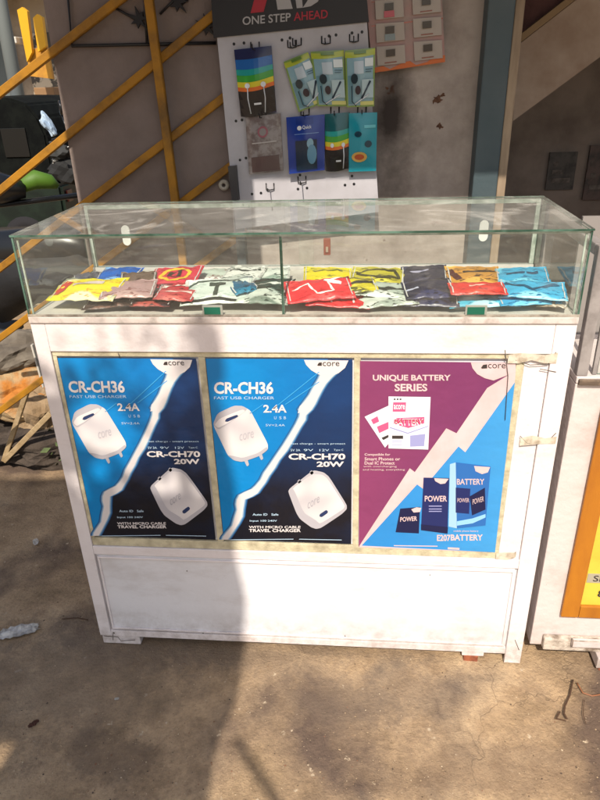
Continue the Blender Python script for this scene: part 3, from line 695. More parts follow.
    c1.poly(P_(ch([(88, 250), (94, 240), (132, 226), (136, 233), (98, 252)]), 8), slot)
    c1.poly(P_(ch([(98, 370), (120, 388), (150, 394), (212, 372), (240, 350), (236, 340), (205, 362), (150, 380), (118, 372)]), 6), pgrey)
    for x, y in ((154, 384), (204, 362)): c1.poly(P_(ch([(x, y), (x+12, y-5), (x+20, y+20), (x+12, y+26)]), 5), pgrey)
    c1.text('core', 140, 320, 190, 296, lambda u, v: f(u, v-(u-140)*.25, lay(7)), pgrey, 0)
    c1.build('charger_picture', t, recalc=False)
    c2 = MB()
    c2.poly(P_(ch([(311, 498), (318, 486), (392, 428), (404, 423), (436, 430), (456, 446), (518, 545), (518, 560), (500, 578), (428, 626), (410, 630), (392, 624), (354, 596), (340, 574)]), 5), pgrey)
    c2.poly(P_(ch([(318, 494), (394, 436), (432, 438), (450, 452), (512, 548), (506, 560), (424, 612), (400, 606), (352, 580)]), 6), cw_)
    c2.poly(P_(ch([(318, 494), (330, 486), (366, 572), (408, 598), (424, 612), (400, 606), (352, 580)]), 7), pgrey)
    c2.poly(P_(ch([(422, 578), (446, 562), (452, 568), (450, 574), (430, 588), (422, 586)]), 7), slot)
    for x, y in ((343, 462), (386, 430)): c2.poly(P_(ch([(x, y), (x+8, y-8), (x+16, y+2), (x+8, y+10)]), 5), pgrey2)
    c2.text('core', 380, 560, 422, 538, lambda u, v: f(u, v-(u-380)*.6, lay(8)), pgrey2, 0)
    c2.build('charger_picture', t, recalc=False)
    return t
def m2(cx, cy, l=0):
    q = atY(200+cx/3.529, 350+cy/3.529, YPOST); q.y -= l; return q
quad = [(20, 31), (537, 34), (535, 690), (84, 678)]
quad = [(19, 30), (538, 33), (533, 684), (83, 668)]
charger_poster(m2, 'blue charger poster in the middle of the counter front')
o2 = atY(205, 358, YPOST); o1 = atY(57, 358, YPOST)
def m1(cx, cy, l=0):
    q = m2(cx, cy, l); q.x = o1.x + (q.x-o2.x)*.985; q.z = q.z-.001; return q
charger_poster(m1, 'blue charger poster at the left end of the counter front')
# battery poster
def m3(cx, cy, l=0):
    q = atY(350+cx/3.4286, 350+cy/3.4286, YPOST); q.y -= l; return q
f = m3
lay = lambda l: .0003+.0003*l
def P3(pts, l): return [f(x, y, lay(l)) for x, y in pts]
bp_ = thing('poster', 'purple and blue battery poster at right of the counter front', 'poster', f(270, 690), 'posters on the front of the main counter')
plum = grad_mat('poster_plum', '#863c66', '#6e3260', 0, -.2, .2); sky_b = grad_mat('poster_sky_blue', '#2c86cc', '#3f96d4', 0, -.1, .2)
pinkw = mat('poster_pink_white', '#dcc2c4', .35, '#d2b8b8', 12, .4, .6)
sh = MB(); sh.prism([f(*q, 0) for q in ((34, 38), (568, 44), (497, 694), (30, 676))], (0, .0005, 0), plum)
sh.poly(P3([(34, 668), (205, 405), (222, 418), (330, 268), (365, 285), (470, 130), (568, 70), (566, 100), (497, 693), (30, 676)], 1), pinkw)
sh.poly(P3([(40, 670), (230, 460), (250, 475), (372, 330), (395, 350), (565, 110), (497, 693)], 2), sky_b)
sh.poly(P3([(414, 42), (420, 62), (436, 82), (462, 96), (492, 104), (568, 75), (568, 44)], 2), pinkw)
sh.build('sheet', bp_, recalc=False)
L3 = MB(); fa = lambda l: (lambda u, v: f(u, v, lay(l)))
L3.text('UNIQUE BATTERY', 78, 108, 345, 84, fa(3), pinkw, .03); L3.text('SERIES', 153, 141, 265, 115, fa(3), pinkw, .03)
L3.build('headline_lettering', bp_, recalc=False); L3 = MB()
L3.poly(P3([(449, 60), (456, 50), (470, 48), (470, 62), (452, 63)], 4), pdark); L3.text('core', 473, 62, 533, 47, fa(4), pdark, 0)
L3.build('logo', bp_, recalc=False); L3 = MB()
for i, (s_, x1) in enumerate((('Compatible for', 138), ('Smart Phones or', 172), ('Dual IC Protect', 153))): L3.text(s_, 50, 364+14*i, x1, 353+14*i, fa(3), pinkw, .02)
L3.text('with overcharging', 46, 403, 160, 395, fa(3), pinkw, 0); L3.text('and heating, everything', 44, 414, 188, 406, fa(3), pinkw, 0)
L3.build('caption_lettering', bp_, recalc=False); L3 = MB()
L3.text('E207', 298, 654, 344, 632, fa(4), pinkw, .03); L3.text('BATTERY', 345, 652, 455, 631, fa(4), pinkw, .03)
L3.text('mobile phone battery', 355, 624, 440, 616, fa(4), pinkw, 0)
L3.poly(P3([(150, 668), (300, 670), (300, 673), (150, 671)], 4), pinkw); L3.poly(P3([(335, 675), (375, 677), (375, 684), (335, 682)], 4), pinkw)
L3.build('footer_lettering', bp_, recalc=False)
boxw = mat('poster_box_white', '#dfe2ea', .3); pk = mat('poster_pink', '#d85a86', .3); lav = mat('poster_lavender', '#9a9ccc', .3); nv = mat('poster_box_navy', '#1c2860', .3); nv2 = mat('poster_box_deep', '#141b45', .3); bl2 = mat('poster_box_blue', '#2a68b0', .3)
q = MB()
q.poly(P3([(50, 228), (132, 190), (150, 300), (120, 334)], 3), boxw); q.poly(P3([(72, 238), (94, 226), (100, 244), (80, 254)], 4), pk)
q.poly(P3([(92, 262), (135, 244), (138, 266), (100, 284)], 4), pk); q.poly(P3([(108, 300), (135, 288), (136, 296), (114, 308)], 4), pdark)
q.poly(P3([(132, 158), (276, 160), (268, 340), (132, 336)], 5), boxw)
q.poly(P3([(148, 178), (192, 178), (190, 210), (146, 210)], 6), pk)
q.poly(P3([(150, 238), (160, 232), (255, 228), (254, 250), (200, 266), (150, 252)], 6), pk)
q.text('BATTERY', 152, 258, 252, 234, fa(7), boxw, .02); q.text('BATTERY', 153, 250, 253, 236, fa(8), redp, .01)
q.text('acore', 150, 202, 188, 186, fa(7), boxw, .02)
q.poly(P3([(144, 292), (182, 292), (182, 303), (144, 303)], 6), pdark); q.poly(P3([(206, 292), (258, 286), (254, 328), (206, 330)], 6), lav)
q.poly(P3([(136, 262), (198, 282), (268, 258), (268, 261), (198, 286), (136, 266)], 6), lav)
for yy in (310, 316, 322): q.poly(P3([(144, yy), (178, yy), (178, yy+2), (144, yy+2)], 6), lav)
for xx in (150, 160, 170): q.poly(P3([(xx, 165), (xx+6, 165), (xx+6, 170), (xx, 170)], 6), pdark)
q.build('battery_picture', bp_, recalc=False)
q = MB()
q.poly(P3([(172, 543), (240, 537), (236, 628), (156, 624)], 3), nv2); q.poly(P3([(210, 545), (228, 538), (244, 540), (240, 554), (218, 556)], 4), pinkw); q.text('POWER', 172, 588, 230, 572, lambda u, v: f(u, v-(u-172)*.06, lay(4)), pinkw, .02)
q.poly(P3([(252, 436), (340, 438), (334, 628), (243, 616)], 5), nv); q.poly(P3([(243, 596), (336, 606), (334, 628), (243, 616)], 6), nv2)
q.poly(P3([(288, 438), (292, 448), (310, 458), (326, 456), (338, 440)], 6), pinkw); q.text('POWER', 256, 518, 332, 498, fa(6), pinkw, .02)
for yy in (532, 542, 550): q.poly(P3([(270, yy), (314, yy), (314, yy+3), (270, yy+3)], 6), lav)
q.poly(P3([(342, 390), (362, 384), (366, 610), (338, 604)], 5), mat('poster_box_side', '#9cc4e0', .3))
q.poly(P3([(362, 384), (482, 398), (464, 600), (366, 610)], 5), bl2); q.poly(P3([(362, 470), (412, 474), (408, 560), (362, 556)], 6), nv); q.poly(P3([(410, 500), (462, 470), (464, 545), (418, 565)], 7), nv2)
q.text('BATTERY', 366, 460, 460, 440, fa(6), pinkw, .02); q.poly(P3([(425, 396), (430, 414), (452, 424), (472, 418), (480, 400)], 6), pinkw)
q.text('POWER', 368, 520, 408, 506, fa(8), pinkw, 0); q.text('POWER', 420, 528, 458, 510, lambda u, v: f(u, v-(u-420)*.3, lay(8)), pinkw, 0)
q.poly(P3([(366, 585), (420, 575), (464, 560), (464, 572), (420, 592), (366, 600)], 8), mat('poster_pale_blue', '#8fc4ea', .3))
q.build('battery_picture', bp_, recalc=False)

# ---------------------------------------------------------------- pouches in the showcase
def pouch_mat(i, c1, c2, c3, sc=1.0):
    M = mat('pouch_film_%s_%s_%s' % (c1, c2, c3), '#'+c1, .34, spec=.5); n, L, b = nodes_of(M)
    if M.get('done'): return M
    M['done'] = 1
    tc = n.new('ShaderNodeTexCoord')
    def nn(scale, det, st=(1, 1, 1)):
        mp = n.new('ShaderNodeMapping'); mp.inputs['Scale'].default_value = st; L.new(tc.outputs['Object'], mp.inputs[0])
        q = n.new('ShaderNodeTexNoise'); q.inputs['Scale'].default_value = scale; q.inputs['Detail'].default_value = det; L.new(mp.outputs[0], q.inputs[0]); return q.outputs[0]
    def step(sock, a, b_):
        m_ = n.new('ShaderNodeMapRange'); m_.inputs[1].default_value = a; m_.inputs[2].default_value = b_; L.new(sock, m_.inputs[0]); return m_.outputs[0]
    def mx(f_, a, c_):
        q = n.new('ShaderNodeMix'); q.data_type = 'RGBA'; L.new(f_, q.inputs[0])
        if isinstance(a, tuple): q.inputs[6].default_value = a
        else: L.new(a, q.inputs[6])
        q.inputs[7].default_value = c_; return q.outputs[2]
    c = mx(step(nn(11, .5, (1, .5, 1)), .50, .53), S(c1), S(c2))                  # broad printed panels
    gate = step(nn(16*sc, 0, (1, 1.6, 1)), .50, .52); fl = step(nn(60, 1, (1.3, 4.2, 1)), .56, .60)
    mu = n.new('ShaderNodeMath'); mu.operation = 'MULTIPLY'; L.new(gate, mu.inputs[0]); L.new(fl, mu.inputs[1])
    c = mx(mu.outputs[0], c, S(c3)); L.new(c, b.inputs['Base Color'])              # rows of small print
    n2 = n.new('ShaderNodeTexNoise'); n2.inputs['Scale'].default_value = 45; n2.inputs['Detail'].default_value = 3; L.new(tc.outputs['Object'], n2.inputs[0])
    bu = n.new('ShaderNodeBump'); bu.inputs['Strength'].default_value = .35; bu.inputs['Distance'].default_value = .006; L.new(n2.outputs[0], bu.inputs['Height']); L.new(bu.outputs[0], b.inputs['Normal'])
    return M
def pouch(px, py, z, w_, d_, ang, tilt, cols, label, sc=1.0, t=.012, prints=None, seed=0):
    mb = MB(); mm = pouch_mat(0, *cols, sc=sc); k = mb.mi(mm); nx, ny = 16, 11; top, bot = {}, {}
    for i in range(nx+1):
        for j in range(ny+1):
            u = 2*i/nx-1; v = 2*j/ny-1
            bul = (1-abs(u)**2.6)*(1-abs(v)**4)
            wr = noise.noise(Vector((u*2.6+seed*3.1, v*2.2, seed*1.7)))*.0048 + noise.noise(Vector((u*6+seed, v*5, 9)))*.0025
            x = u*w_/2*(1+.03*noise.noise(Vector((v*3, seed, 1)))); y = v*d_/2*(1+.04*noise.noise(Vector((u*3, seed, 5)))-.05*(1-u*u))
            top[i, j] = mb.bm.verts.new((x, y, t*bul*.5+wr+.001)); bot[i, j] = mb.bm.verts.new((x, y, -t*bul*.4+wr*.6-.0002))
    for i in range(nx):
        for j in range(ny):
            a = mb.bm.faces.new((top[i, j], top[i+1, j], top[i+1, j+1], top[i, j+1])); b_ = mb.bm.faces.new((bot[i, j], bot[i, j+1], bot[i+1, j+1], bot[i+1, j]))
            a.smooth = b_.smooth = True
    for i in range(nx):
        for j in (0, ny):
            mb.bm.faces.new((top[i, j], bot[i, j], bot[i+1, j], top[i+1, j]))
    for j in range(ny):
        for i in (0, nx):
            mb.bm.faces.new((top[i, j], top[i, j+1], bot[i, j+1], bot[i, j]))
    def surf(x, y):
        u = max(-1, min(1, 2*x/w_)); v = max(-1, min(1, 2*y/d_)); bul = (1-abs(u)**2.6)*(1-abs(v)**4)
        wr = noise.noise(Vector((u*2.6+seed*3.1, v*2.2, seed*1.7)))*.0048 + noise.noise(Vector((u*6+seed, v*5, 9)))*.0025
        return Vector((x, y, t*bul*.5+wr+.0022))
    for kind, pts, r_, cc in (prints or []) + [('l', [(-.455, -.42), (-.455, .42)], .0012, 'c4c4c0'), ('l', [(.455, -.42), (.455, .42)], .0012, 'c4c4c0')]:
        sub = []
        for a, b_ in zip(pts, pts[1:]):
            for s_ in range(6): sub.append((a[0]+(b_[0]-a[0])*s_/6, a[1]+(b_[1]-a[1])*s_/6))
        sub.append(pts[-1]); pm = mat('pouch_print_'+cc, '#'+cc, .3)
        A_, B_ = [], []
        for q_, (x, y) in enumerate(sub):
            xa, ya = sub[max(q_-1, 0)]; xb, yb = sub[min(q_+1, len(sub)-1)]; dx, dy = (xb-xa)*w_, (yb-ya)*d_; ln = math.hypot(dx, dy) or 1
            nxn, nyn = -dy/ln*r_, dx/ln*r_
            A_.append(surf(x*w_+nxn, y*d_+nyn)); B_.append(surf(x*w_-nxn, y*d_-nyn))
        for q_ in range(len(sub)-1): mb.poly([A_[q_], A_[q_+1], B_[q_+1], B_[q_]], pm)
    o = mb.build('sachet', recalc=False)
    o.location = atZ(px, py, z)
    o.rotation_euler = (rad(tilt), rad(random.uniform(-4, 4)), rad(ang))
    props(o, label, 'packet', 'packets heaped inside the glass showcase')
    # keep inside the case
    o.location.y = min(max(o.location.y, d_/2+.012), D-.028-d_/2*.8); o.location.x = min(max(o.location.x, -.585+w_/2), .585-w_/2)
    return o
h = HC
zs = [0]
LW = lambda pts, r, c: ('l', pts, r, c)
PL = [
 # left compartment, back to front
 (72, 279, .012, .07, .08, 20, 6, ('5a5c66', 'c8ccd0', '2e3038'), 'grey and white packet at the back left corner of the showcase', 1.3, None),
 (118, 276, .020, .11, .09, -8, 14, ('1f5fb4', '7fb0e0', '143c84'), 'blue packet at the back of the left half', 1.0, None),
 (138, 280, .036, .085, .08, 12, 12, ('6d5c50', '8a7868', '3e342e'), 'brown packet lying on the blue one', 1.0, None),
 (175, 277, .034, .125, .10, -4, 14, ('c8384a', 'd04a54', 'a02838'), 'red packet with yellow ringed dark oval at the back', 1.0, [LW([(-.28, -.1), (-.2, .2), (.1, .28), (.3, .1), (.25, -.2), (-.05, -.28), (-.28, -.1)], .0045, 'e0b83a'), LW([(-.12, 0), (.14, .02)], .014, '3a3026')]),
 (212, 276, .018, .10, .09, 8, 8, ('b8c4b8', 'dfe2dc', '7a4a48'), 'pale green and white packet behind the T printed one', 1.0, None),
 (244, 274, .022, .10, .09, -10, 10, ('d4d8d0', 'b0bab2', '4c5c54'), 'off white packet at the back near the glass joint', 1.2, [LW([(-.4, .1), (.1, .05), (.4, .2)], .003, '2c3a36')]),
 (274, 275, .018, .08, .09, 4, 8, ('cdd6cc', '93a89a', '2f443c'), 'pale packet with dark streaks against the glass joint, at the back', 1.4, None),
 (128, 290, .038, .12, .085, 6, 12, ('a88a88', 'b89a94', '84605c'), 'dusty pink packet in the middle of the left heap', 1.0, None),
 (180, 291, .026, .12, .08, -6, 10, ('b83a40', 'd8b0a8', '3a2020'), 'red and white striped packet behind the T printed one', 1.1, [LW([(-.45, .1), (0, .2), (.45, .05)], .004, 'e0d4c8')]),
 (243, 287, .036, .06, .07, 30, 8, ('155a7a', '1f7a9a', '0e3448'), 'small dark blue packet in the middle of the left half', 1.0, None),
 (270, 287, .032, .10, .08, -14, 12, ('2e423c', 'a9b6ac', '12201c'), 'dark green packet with white flashes beside the joint', 1.2, [LW([(-.4, -.1), (0, .1), (.4, 0)], .004, 'cfd6cc')]),
 (110, 303, .010, .12, .07, 4, 4, ('3c2c26', '6a4a3c', '201814'), 'dark brown packet pressed flat at the front left', 1.0, None),
 (150, 302, .014, .11, .07, -5, 5, ('2a1c20', 'a85048', '4a2a28'), 'black and maroon packet at the front beside the yellow one', 1.0, None),
 (168, 304, .028, .09, .06, -3, 8, ('b8484a', 'c86a62', '8a2c30'), 'red packet at the front of the left half', 1.0, [LW([(-.4, 0), (.4, .1)], .003, 'e0c0b8')]),
 (84, 293, .036, .17, .095, -10, 16, ('d8cc2e', 'e4e2b8', 'c89a2a'), 'large yellow and white packet on top of the front left heap', 1.1, [LW([(-.42, -.3), (-.34, .25)], .010, 'b83a26'), LW([(-.25, .1), (.2, .2)], .006, 'c8b8b0')]),
 (213, 297, .030, .155, .10, 2, 18, ('c4d0c6', 'dfe4dc', 'a9b8ae'), 'white packet printed with a dark T shape', 1.0, [LW([(-.12, .22), (.12, .22)], .0055, '3c463e'), LW([(0, .2), (0, -.25)], .005, '3c463e'), LW([(-.45, .1), (-.3, .36), (.3, .36), (.45, .05)], .003, '49564e'), LW([(-.48, -.42), (0, -.36), (.48, -.42)], .004, '2c302c')]),
 (262, 301, .024, .12, .08, -6, 12, ('c0cabe', '6c7c70', '23302a'), 'white and black streaked packet at the front beside the joint', 1.4, [LW([(-.45, .1), (0, .3), (.45, -.1)], .005, '2a352f')]),
 # right compartment
 (328, 276, .018, .12, .09, 4, 12, ('d8c81e', 'e4d84a', '8a8a1c'), 'bright yellow packet at the back behind the red ones', 1.0, [LW([(-.3, .1), (.3, .2)], .003, '6a7018')]),
 (378, 276, .020, .13, .09, -6, 12, ('b4ac34', 'd4cc50', '54521e'), 'olive yellow packet at the back, left of the navy heap', 1.0, [LW([(-.4, 0), (-.1, .25), (.3, .2), (.4, -.15), (0, -.25), (-.4, 0)], .004, '3a3a1a')]),
 (352, 286, .034, .11, .08, 10, 10, ('c8bc22', '5a5a24', 'dcd04a'), 'yellow packet with a dark curl, behind the red heap', 1.0, [LW([(-.35, .2), (-.4, -.2), (0, 0), (.45, .1)], .005, '2a2c1e')]),
 (384, 290, .026, .12, .08, -5, 8, ('aab6aa', 'cfd6cc', '3a4640'), 'grey white packet with a black streak left of the navy heap', 1.1, [LW([(-.48, .2), (0, -.1), (.48, .05)], .005, '2c3430')]),
 (388, 303, .014, .13, .075, 3, 6, ('c4ccc0', '98a498', '4a544c'), 'grey white packet at the front left of the navy heap', 1.2, [LW([(-.4, .1), (.1, .25), (.4, -.1)], .003, '5a665c')]),
 (338, 306, .012, .14, .07, -2, 6, ('d02e34', 'd83e40', 'a82028'), 'red packet at the bottom of the front red heap', .8, [LW([(-.1, -.3), (-.15, .3), (.2, .3), (.25, -.3)], .002, 'f0e4e0')]),
 (318, 295, .034, .15, .09, 12, 16, ('d8343a', 'e0484a', 'b0242c'), 'red packet with white lines on top of the front heap', .8, [LW([(-.4, 0), (-.15, .15), (-.05, -.25), (.2, -.2), (.15, .25), (.4, .4)], .0025, 'f0e4e0'), LW([(.1, .3), (.35, .15)], .005, 'f0e4e0')]),
 (424, 276, .022, .11, .10, -3, 14, ('2a2c3e', '3a3c54', '16182a'), 'navy packet at the back of its dark heap', 1.0, [LW([(-.3, .1), (.1, .15)], .003, '9a9ab0')]),
 (428, 289, .030, .11, .09, 5, 10, ('25283c', '34385a', '14162a'), 'navy packet in the middle of its dark heap', 1.0, [LW([(-.45, -.1), (-.2, -.05)], .004, 'b8bcd0')]),
 (432, 303, .014, .12, .08, -4, 6, ('20243a', '2e3250', '101222'), 'navy packet at the front of its dark heap', 1.0, [LW([(-.45, -.2), (-.25, -.15)], .004, '9ca8d8')]),
 (474, 276, .024, .13, .09, 3, 14, ('c08a38', 'd8a850', '4a3420'), 'orange brown packet with black lettering at the back', 1.4, [LW([(-.45, .2), (-.3, -.3)], .008, '4a1e1a'), LW([(-.2, .1), (.4, .15)], .004, '3a2c1c')]),
 (522, 277, .024, .12, .09, -5, 14, ('3aa0c8', '74c8e0', '1c6a90'), 'light blue packet at the back of the right end', 1.3, [LW([(-.3, 0), (.3, .1)], .004, '1c4a68')]),
 (478, 290, .040, .12, .06, 2, 8, ('c8342e', 'd84a3a', '9c241e'), 'thin red packet lying below the orange brown one', .8, [LW([(-.15, 0), (.2, .02)], .003, 'e8b0a0')]),
 (532, 290, .034, .14, .08, -8, 12, ('3fa4cc', '8ad0e4', '1f7098'), 'light blue packet folded in the middle of the right end', 1.2, [LW([(-.4, .2), (0, -.1), (.4, .25)], .004, '17506e')]),
 (484, 303, .014, .15, .075, 2, 8, ('48b0cc', 'a8dce6', '1f7c9c'), 'light blue and white packet at the front above the right green sticker', 1.5, [LW([(-.4, 0), (.3, .1)], .003, '1d5a74')]),
 (530, 303, .018, .13, .08, 6, 8, ('3c9cc8', '6cbcdc', '1f6a94'), 'light blue packet at the front of the right end', 1.0, [LW([(-.4, -.1), (.4, .2)], .003, '174e70')]),
 (562, 306, .010, .06, .06, -20, 4, ('c4beb0', 'a89c8a', '7c7262'), 'beige paper slip in the front right corner', .8, None),
]
for i, (a, b_, z, w_, d_, an, ti, cc, lb, sc, pr) in enumerate(PL):
    pouch(a, b_, h+z+.008, w_, d_, an, ti, cc, lb, sc=sc, prints=pr, seed=i)

# ---------------------------------------------------------------- second counter at the right
XR = .627; YF = .028
c2 = thing('display_counter', 'white counter at the right edge with yellow framed poster', 'counter', (1.2, .25, 0))
white3 = mat('white_paint_aged', '#d2c7c4', .5, '#b3a8a3', 6, .5, .75, .15, 60)
weather(white3)
MB().box(XR, 1.9, YF, .45, .045, .845, white3, .003).build('cabinet_body', c2)
MB().box(XR+.004, 1.9, YF-.010, YF-.0015, .845, .858, mat('brown_ledge', '#8f7a66', .7, '#5e5044', 20, .4, .6), .002).build('ledge', c2)
MB().box(XR, 1.9, YF-.001, .45, .846, .862, white3, .002).build('top_board', c2)
alum = mat('dull_aluminium', '#9a9492', .5, '#7c7674', 12, .4, .6)
q = MB()
q.box(XR, XR+.024, YF+.002, YF+.026, .863, 1.152, alum, .003); q.box(XR+.036, XR+.046, YF+.010, YF+.02, .863, 1.128, alum, .002)
q.box(XR+.025, 1.9, YF+.002, YF+.026, 1.128, 1.152, alum, .003); q.box(XR, XR+.024, YF+.4, YF+.42, .863, 1.152, alum, .003); q.box(XR, XR+.024, YF+.027, YF+.399, 1.128, 1.152, alum, .003)
q.build('case_frame', c2)
pane('front_pane', XR+.047, 1.9, YF+.012, YF+.016, .864, 1.127, c2)
MB().box(XR+.047, 1.9, .3, .31, .864, 1.16, mat('grey_back_panel', '#8a8480', .7)).build('back_panel', c2)
q = MB(); baseM = mat('cracked_plaster', '#c4b9ac', .9, '#7b6c5e', 26, .42, .62, .6, 60)
q.box(XR+.03, 1.9, YF-.020, YF-.001, .047, .088, baseM, .004); q.box(XR+.10, 1.9, YF-.032, YF-.021, .073, .098, white3, .002); q.build('plinth', c2)
MB().box(.80, .90, -.01, .07, .006, .043, white3, .003).build('foot', c2)
solo(MB().box(.81, .89, -.006, .062, -.03, .0055, brick, .004).build('brick_piece'), 'orange brick under the foot of the right edge counter', 'brick')
# yellow framed poster
fm = mat('varnished_wood', '#b8761e', .5, '#93551a', 7, .35, .7, .2, 50, stretch=(1, 1, .3))
bl = atY(560, 615, YF-.006); tl = atY(601, 436, YF-.006)
x0 = (bl.x+.0); zb_, zt = bl.z, .80
yp = thing('poster', 'yellow poster in an orange wooden frame on the right edge counter', 'poster', (x0+.25, YF-.01, zb_))
MB().box(x0+.03, x0+.52, YF-.004, YF-.001, zb_+.03, zt-.03, mat('yellow_sheet', '#d8c24a', .4, '#c8aa3c', 6, .4, .7)).build('sheet', yp)
q = MB()
q.box(x0, x0+.045, YF-.014, YF-.0045, zb_, zt, fm, .003); q.box(x0+.0455, x0+.55, YF-.014, YF-.0045, zb_, zb_+.04, fm, .003); q.box(x0+.0455, x0+.55, YF-.014, YF-.0045, zt-.04, zt, fm, .003); q.box(x0+.505, x0+.55, YF-.0142, YF-.0045, zb_+.041, zt-.041, fm, .003)
q.build('frame', yp)
q = MB(); q.box(x0+.05, x0+.3, YF-.0055, YF-.0046, zb_+.115, zb_+.145, mat('label_grey', '#a8a08c', .5)); q.text('SIM 4G', x0+.065, zb_+.120, x0+.16, zb_+.140, lambda u, v: Vector((u, YF-.0062, v)), pdark, .01)
q.text('8 GB', x0+.085, zb_+.068, x0+.16, zb_+.092, lambda u, v: Vector((u, YF-.0062, v)), pdark, .02); q.build('lettering', yp, recalc=False)

# ---------------------------------------------------------------- things on the ground
def scrap(px, py, w_, d_, ang, m_, name, label, cat, seed=1, hgt=.02):
    mb = MB(); k = mb.mi(m_); nx, ny = 12, 7; gv = {}; gb_ = {}
    for i in range(nx+1):
        for j in range(ny+1):
            u, v = 2*i/nx-1, 2*j/ny-1
            x = u*w_/2*(1+.25*noise.noise(Vector((v*2, seed, 0)))); y = v*d_/2*(1-.5*abs(u)**3)*(1+.3*noise.noise(Vector((u*3, seed, 4))))
            z = .004+hgt*abs(noise.noise(Vector((u*3+seed, v*2.5, 2))))
            gv[i, j] = mb.bm.verts.new((x, y, z+.001)); gb_[i, j] = mb.bm.verts.new((x, y, z))
    for i in range(nx):
        for j in range(ny):
            mb.bm.faces.new((gv[i, j], gv[i+1, j], gv[i+1, j+1], gv[i, j+1])); mb.bm.faces.new((gb_[i, j], gb_[i, j+1], gb_[i+1, j+1], gb_[i+1, j]))
    o = mb.build(name, recalc=False); o.location = atZ(px, py, 0); o.rotation_euler = (0, 0, rad(ang)); return props(o, label, cat)
scrap(18, 633, .12, .045, 22, mat('milky_plastic', '#c2bfba', .3, '#96928c', 20, .4, .6), 'plastic_scrap', 'crumpled pale plastic scrap on the shaded ground at left', 'litter', 3, .02)
scrap(36, 543, .035, .02, -60, mat('milky_plastic', '#8b8a8a'), 'plastic_scrap', 'tiny pale scrap on the ground near the rubbish heap', 'litter', 8, .01)
scrap(34, 725, .028, .014, 50, mat('dry_leaf', '#4a2a1e', .8), 'dry_leaf', 'small dark brown dry leaf on the shaded ground', 'leaf', 5, .008)
scrap(117, 700, .012, .008, 10, mat('pale_paper', '#a8a49c', .8), 'paper_bit', 'tiny white paper bit on the shaded ground below the left poster', 'litter', 6, .004)
# twigs and wire at the right
def wire(pts, r, m_, name, label, cat):
    mb = MB(); P_ = [atZ(x, y, r+.001) for x, y in pts]; sub = []
    for a, b_ in zip(P_, P_[1:]):
        for s_ in range(4): sub.append(a+(b_-a)*s_/4+Vector((0, 0, .003*abs(noise.noise(a*20+Vector((s_, 0, 0)))))))
    sub.append(P_[-1]); mb.tube(sub, r, m_, 6); return solo(mb.build(name), label, cat)
twig = mat('dry_twig', '#4a3424', .9)
wire([(573, 680), (570, 695), (565, 706), (564, 714), (567, 719)], .0022, twig, 'twig', 'curved dark twig on the ground below the right counter', 'twig')
wire([(577, 683), (583, 693), (592, 696), (604, 694)], .0018, mat('copper_wire', '#8a5a3c', .5), 'wire', 'thin copper wire lying by the brick at right edge', 'wire')
wire([(560, 712), (556, 719), (566, 721)], .0018, twig, 'twig', 'short forked twig end lying right of the counter', 'twig')
wire([(584, 700), (583, 715), (586, 724)], .001, twig, 'twig', 'hair thin twig near the right edge of the ground', 'twig')
wire([(62, 619), (78, 618), (88, 620)], .0016, twig, 'twig', 'thin twig on shaded ground left of the counter foot', 'twig')
# gravel: countless grit
gms = [mat('grit_tan', '#a08a6e', .95), mat('grit_pale', '#b8a68c', .9), mat('grit_dark', '#4c3f35', .95), mat('grit_red', '#7c5540', .9)]
mb = MB(); rnd = random.Random(4)
for i in range(4200):
    px_ = rnd.uniform(-10, 610); py_ = rnd.uniform(500, 812)
    c = atZ(px_, py_, 0)
    if -.62 < c.x < .63 and c.y > -.004: continue
    if c.x > .6 and c.y > -.03: continue
    if noise.noise(Vector((c.x*4, c.y*4, 1))) < rnd.uniform(-.5, .25): continue
    r_ = rnd.choice([.0008, .0008, .001, .001, .0012, .0012, .0016, .002, .0028 if rnd.random() < .4 else .001]); k = mb.mi(gms[rnd.choice((0, 0, 0, 1, 1, 2, 2, 3))])
    c.z = noise.noise(Vector((c.x*2.2, c.y*2.2, 0)))*.008+noise.noise(Vector((c.x*9, c.y*9, 3)))*.0022-.004
    a_ = rnd.uniform(0, 6.28); ca, sa = math.cos(a_), math.sin(a_)
    vs = [mb.bm.verts.new(c+Vector((q[0]*ca-q[1]*sa, q[0]*sa+q[1]*ca, q[2]))*r_*rnd.uniform(.7, 1.3)+Vector((0, 0, r_*.3))) for q in ((1, 0, 0), (-1, .2, 0), (0, .8, .1), (.1, -.9, 0), (0, 0, .7), (0, 0, -.8))]
    for f_ in ((0, 2, 4), (2, 1, 4), (1, 3, 4), (3, 0, 4), (2, 0, 5), (1, 2, 5), (3, 1, 5), (0, 3, 5)): mb.bm.faces.new([vs[x] for x in f_]).material_index = k
gv = mb.build('grit'); props(gv, 'loose grit scattered over the dusty ground', 'grit', kind='stuff')

# ---------------------------------------------------------------- rubbish heap left of the counter
def crumple(name, label, cat, cx, cy, cz, sx, sy, sz, m_, seed, rot=(0, 0, 0), amp=.3, sub=4):
    bm = bmesh.new(); bmesh.ops.create_icosphere(bm, subdivisions=sub, radius=1)
    for v in bm.verts:
        p_ = v.co.copy(); q_ = noise.noise(p_*1.6+Vector((seed, 0, 0)))*amp+noise.noise(p_*4+Vector((0, seed, 0)))*amp*.4+abs(noise.noise(p_*7+Vector((0, seed, 3))))*amp*.25
        v.co = Vector((p_.x*sx, p_.y*sy, p_.z*sz))*(1+q_)
        v.co.z = max(v.co.z, -sz*.8)
    me = bpy.data.meshes.new(name); bm.to_mesh(me); bm.free(); me.materials.append(m_)
    o = bpy.data.objects.new(name, me); col.objects.link(o); o.location = (cx, cy, cz); o.rotation_euler = rot
    return props(o, label, cat)
sack = mat('jute_sack', '#9a8468', .95, '#7b6448', 14, .35, .7, .5, 60)
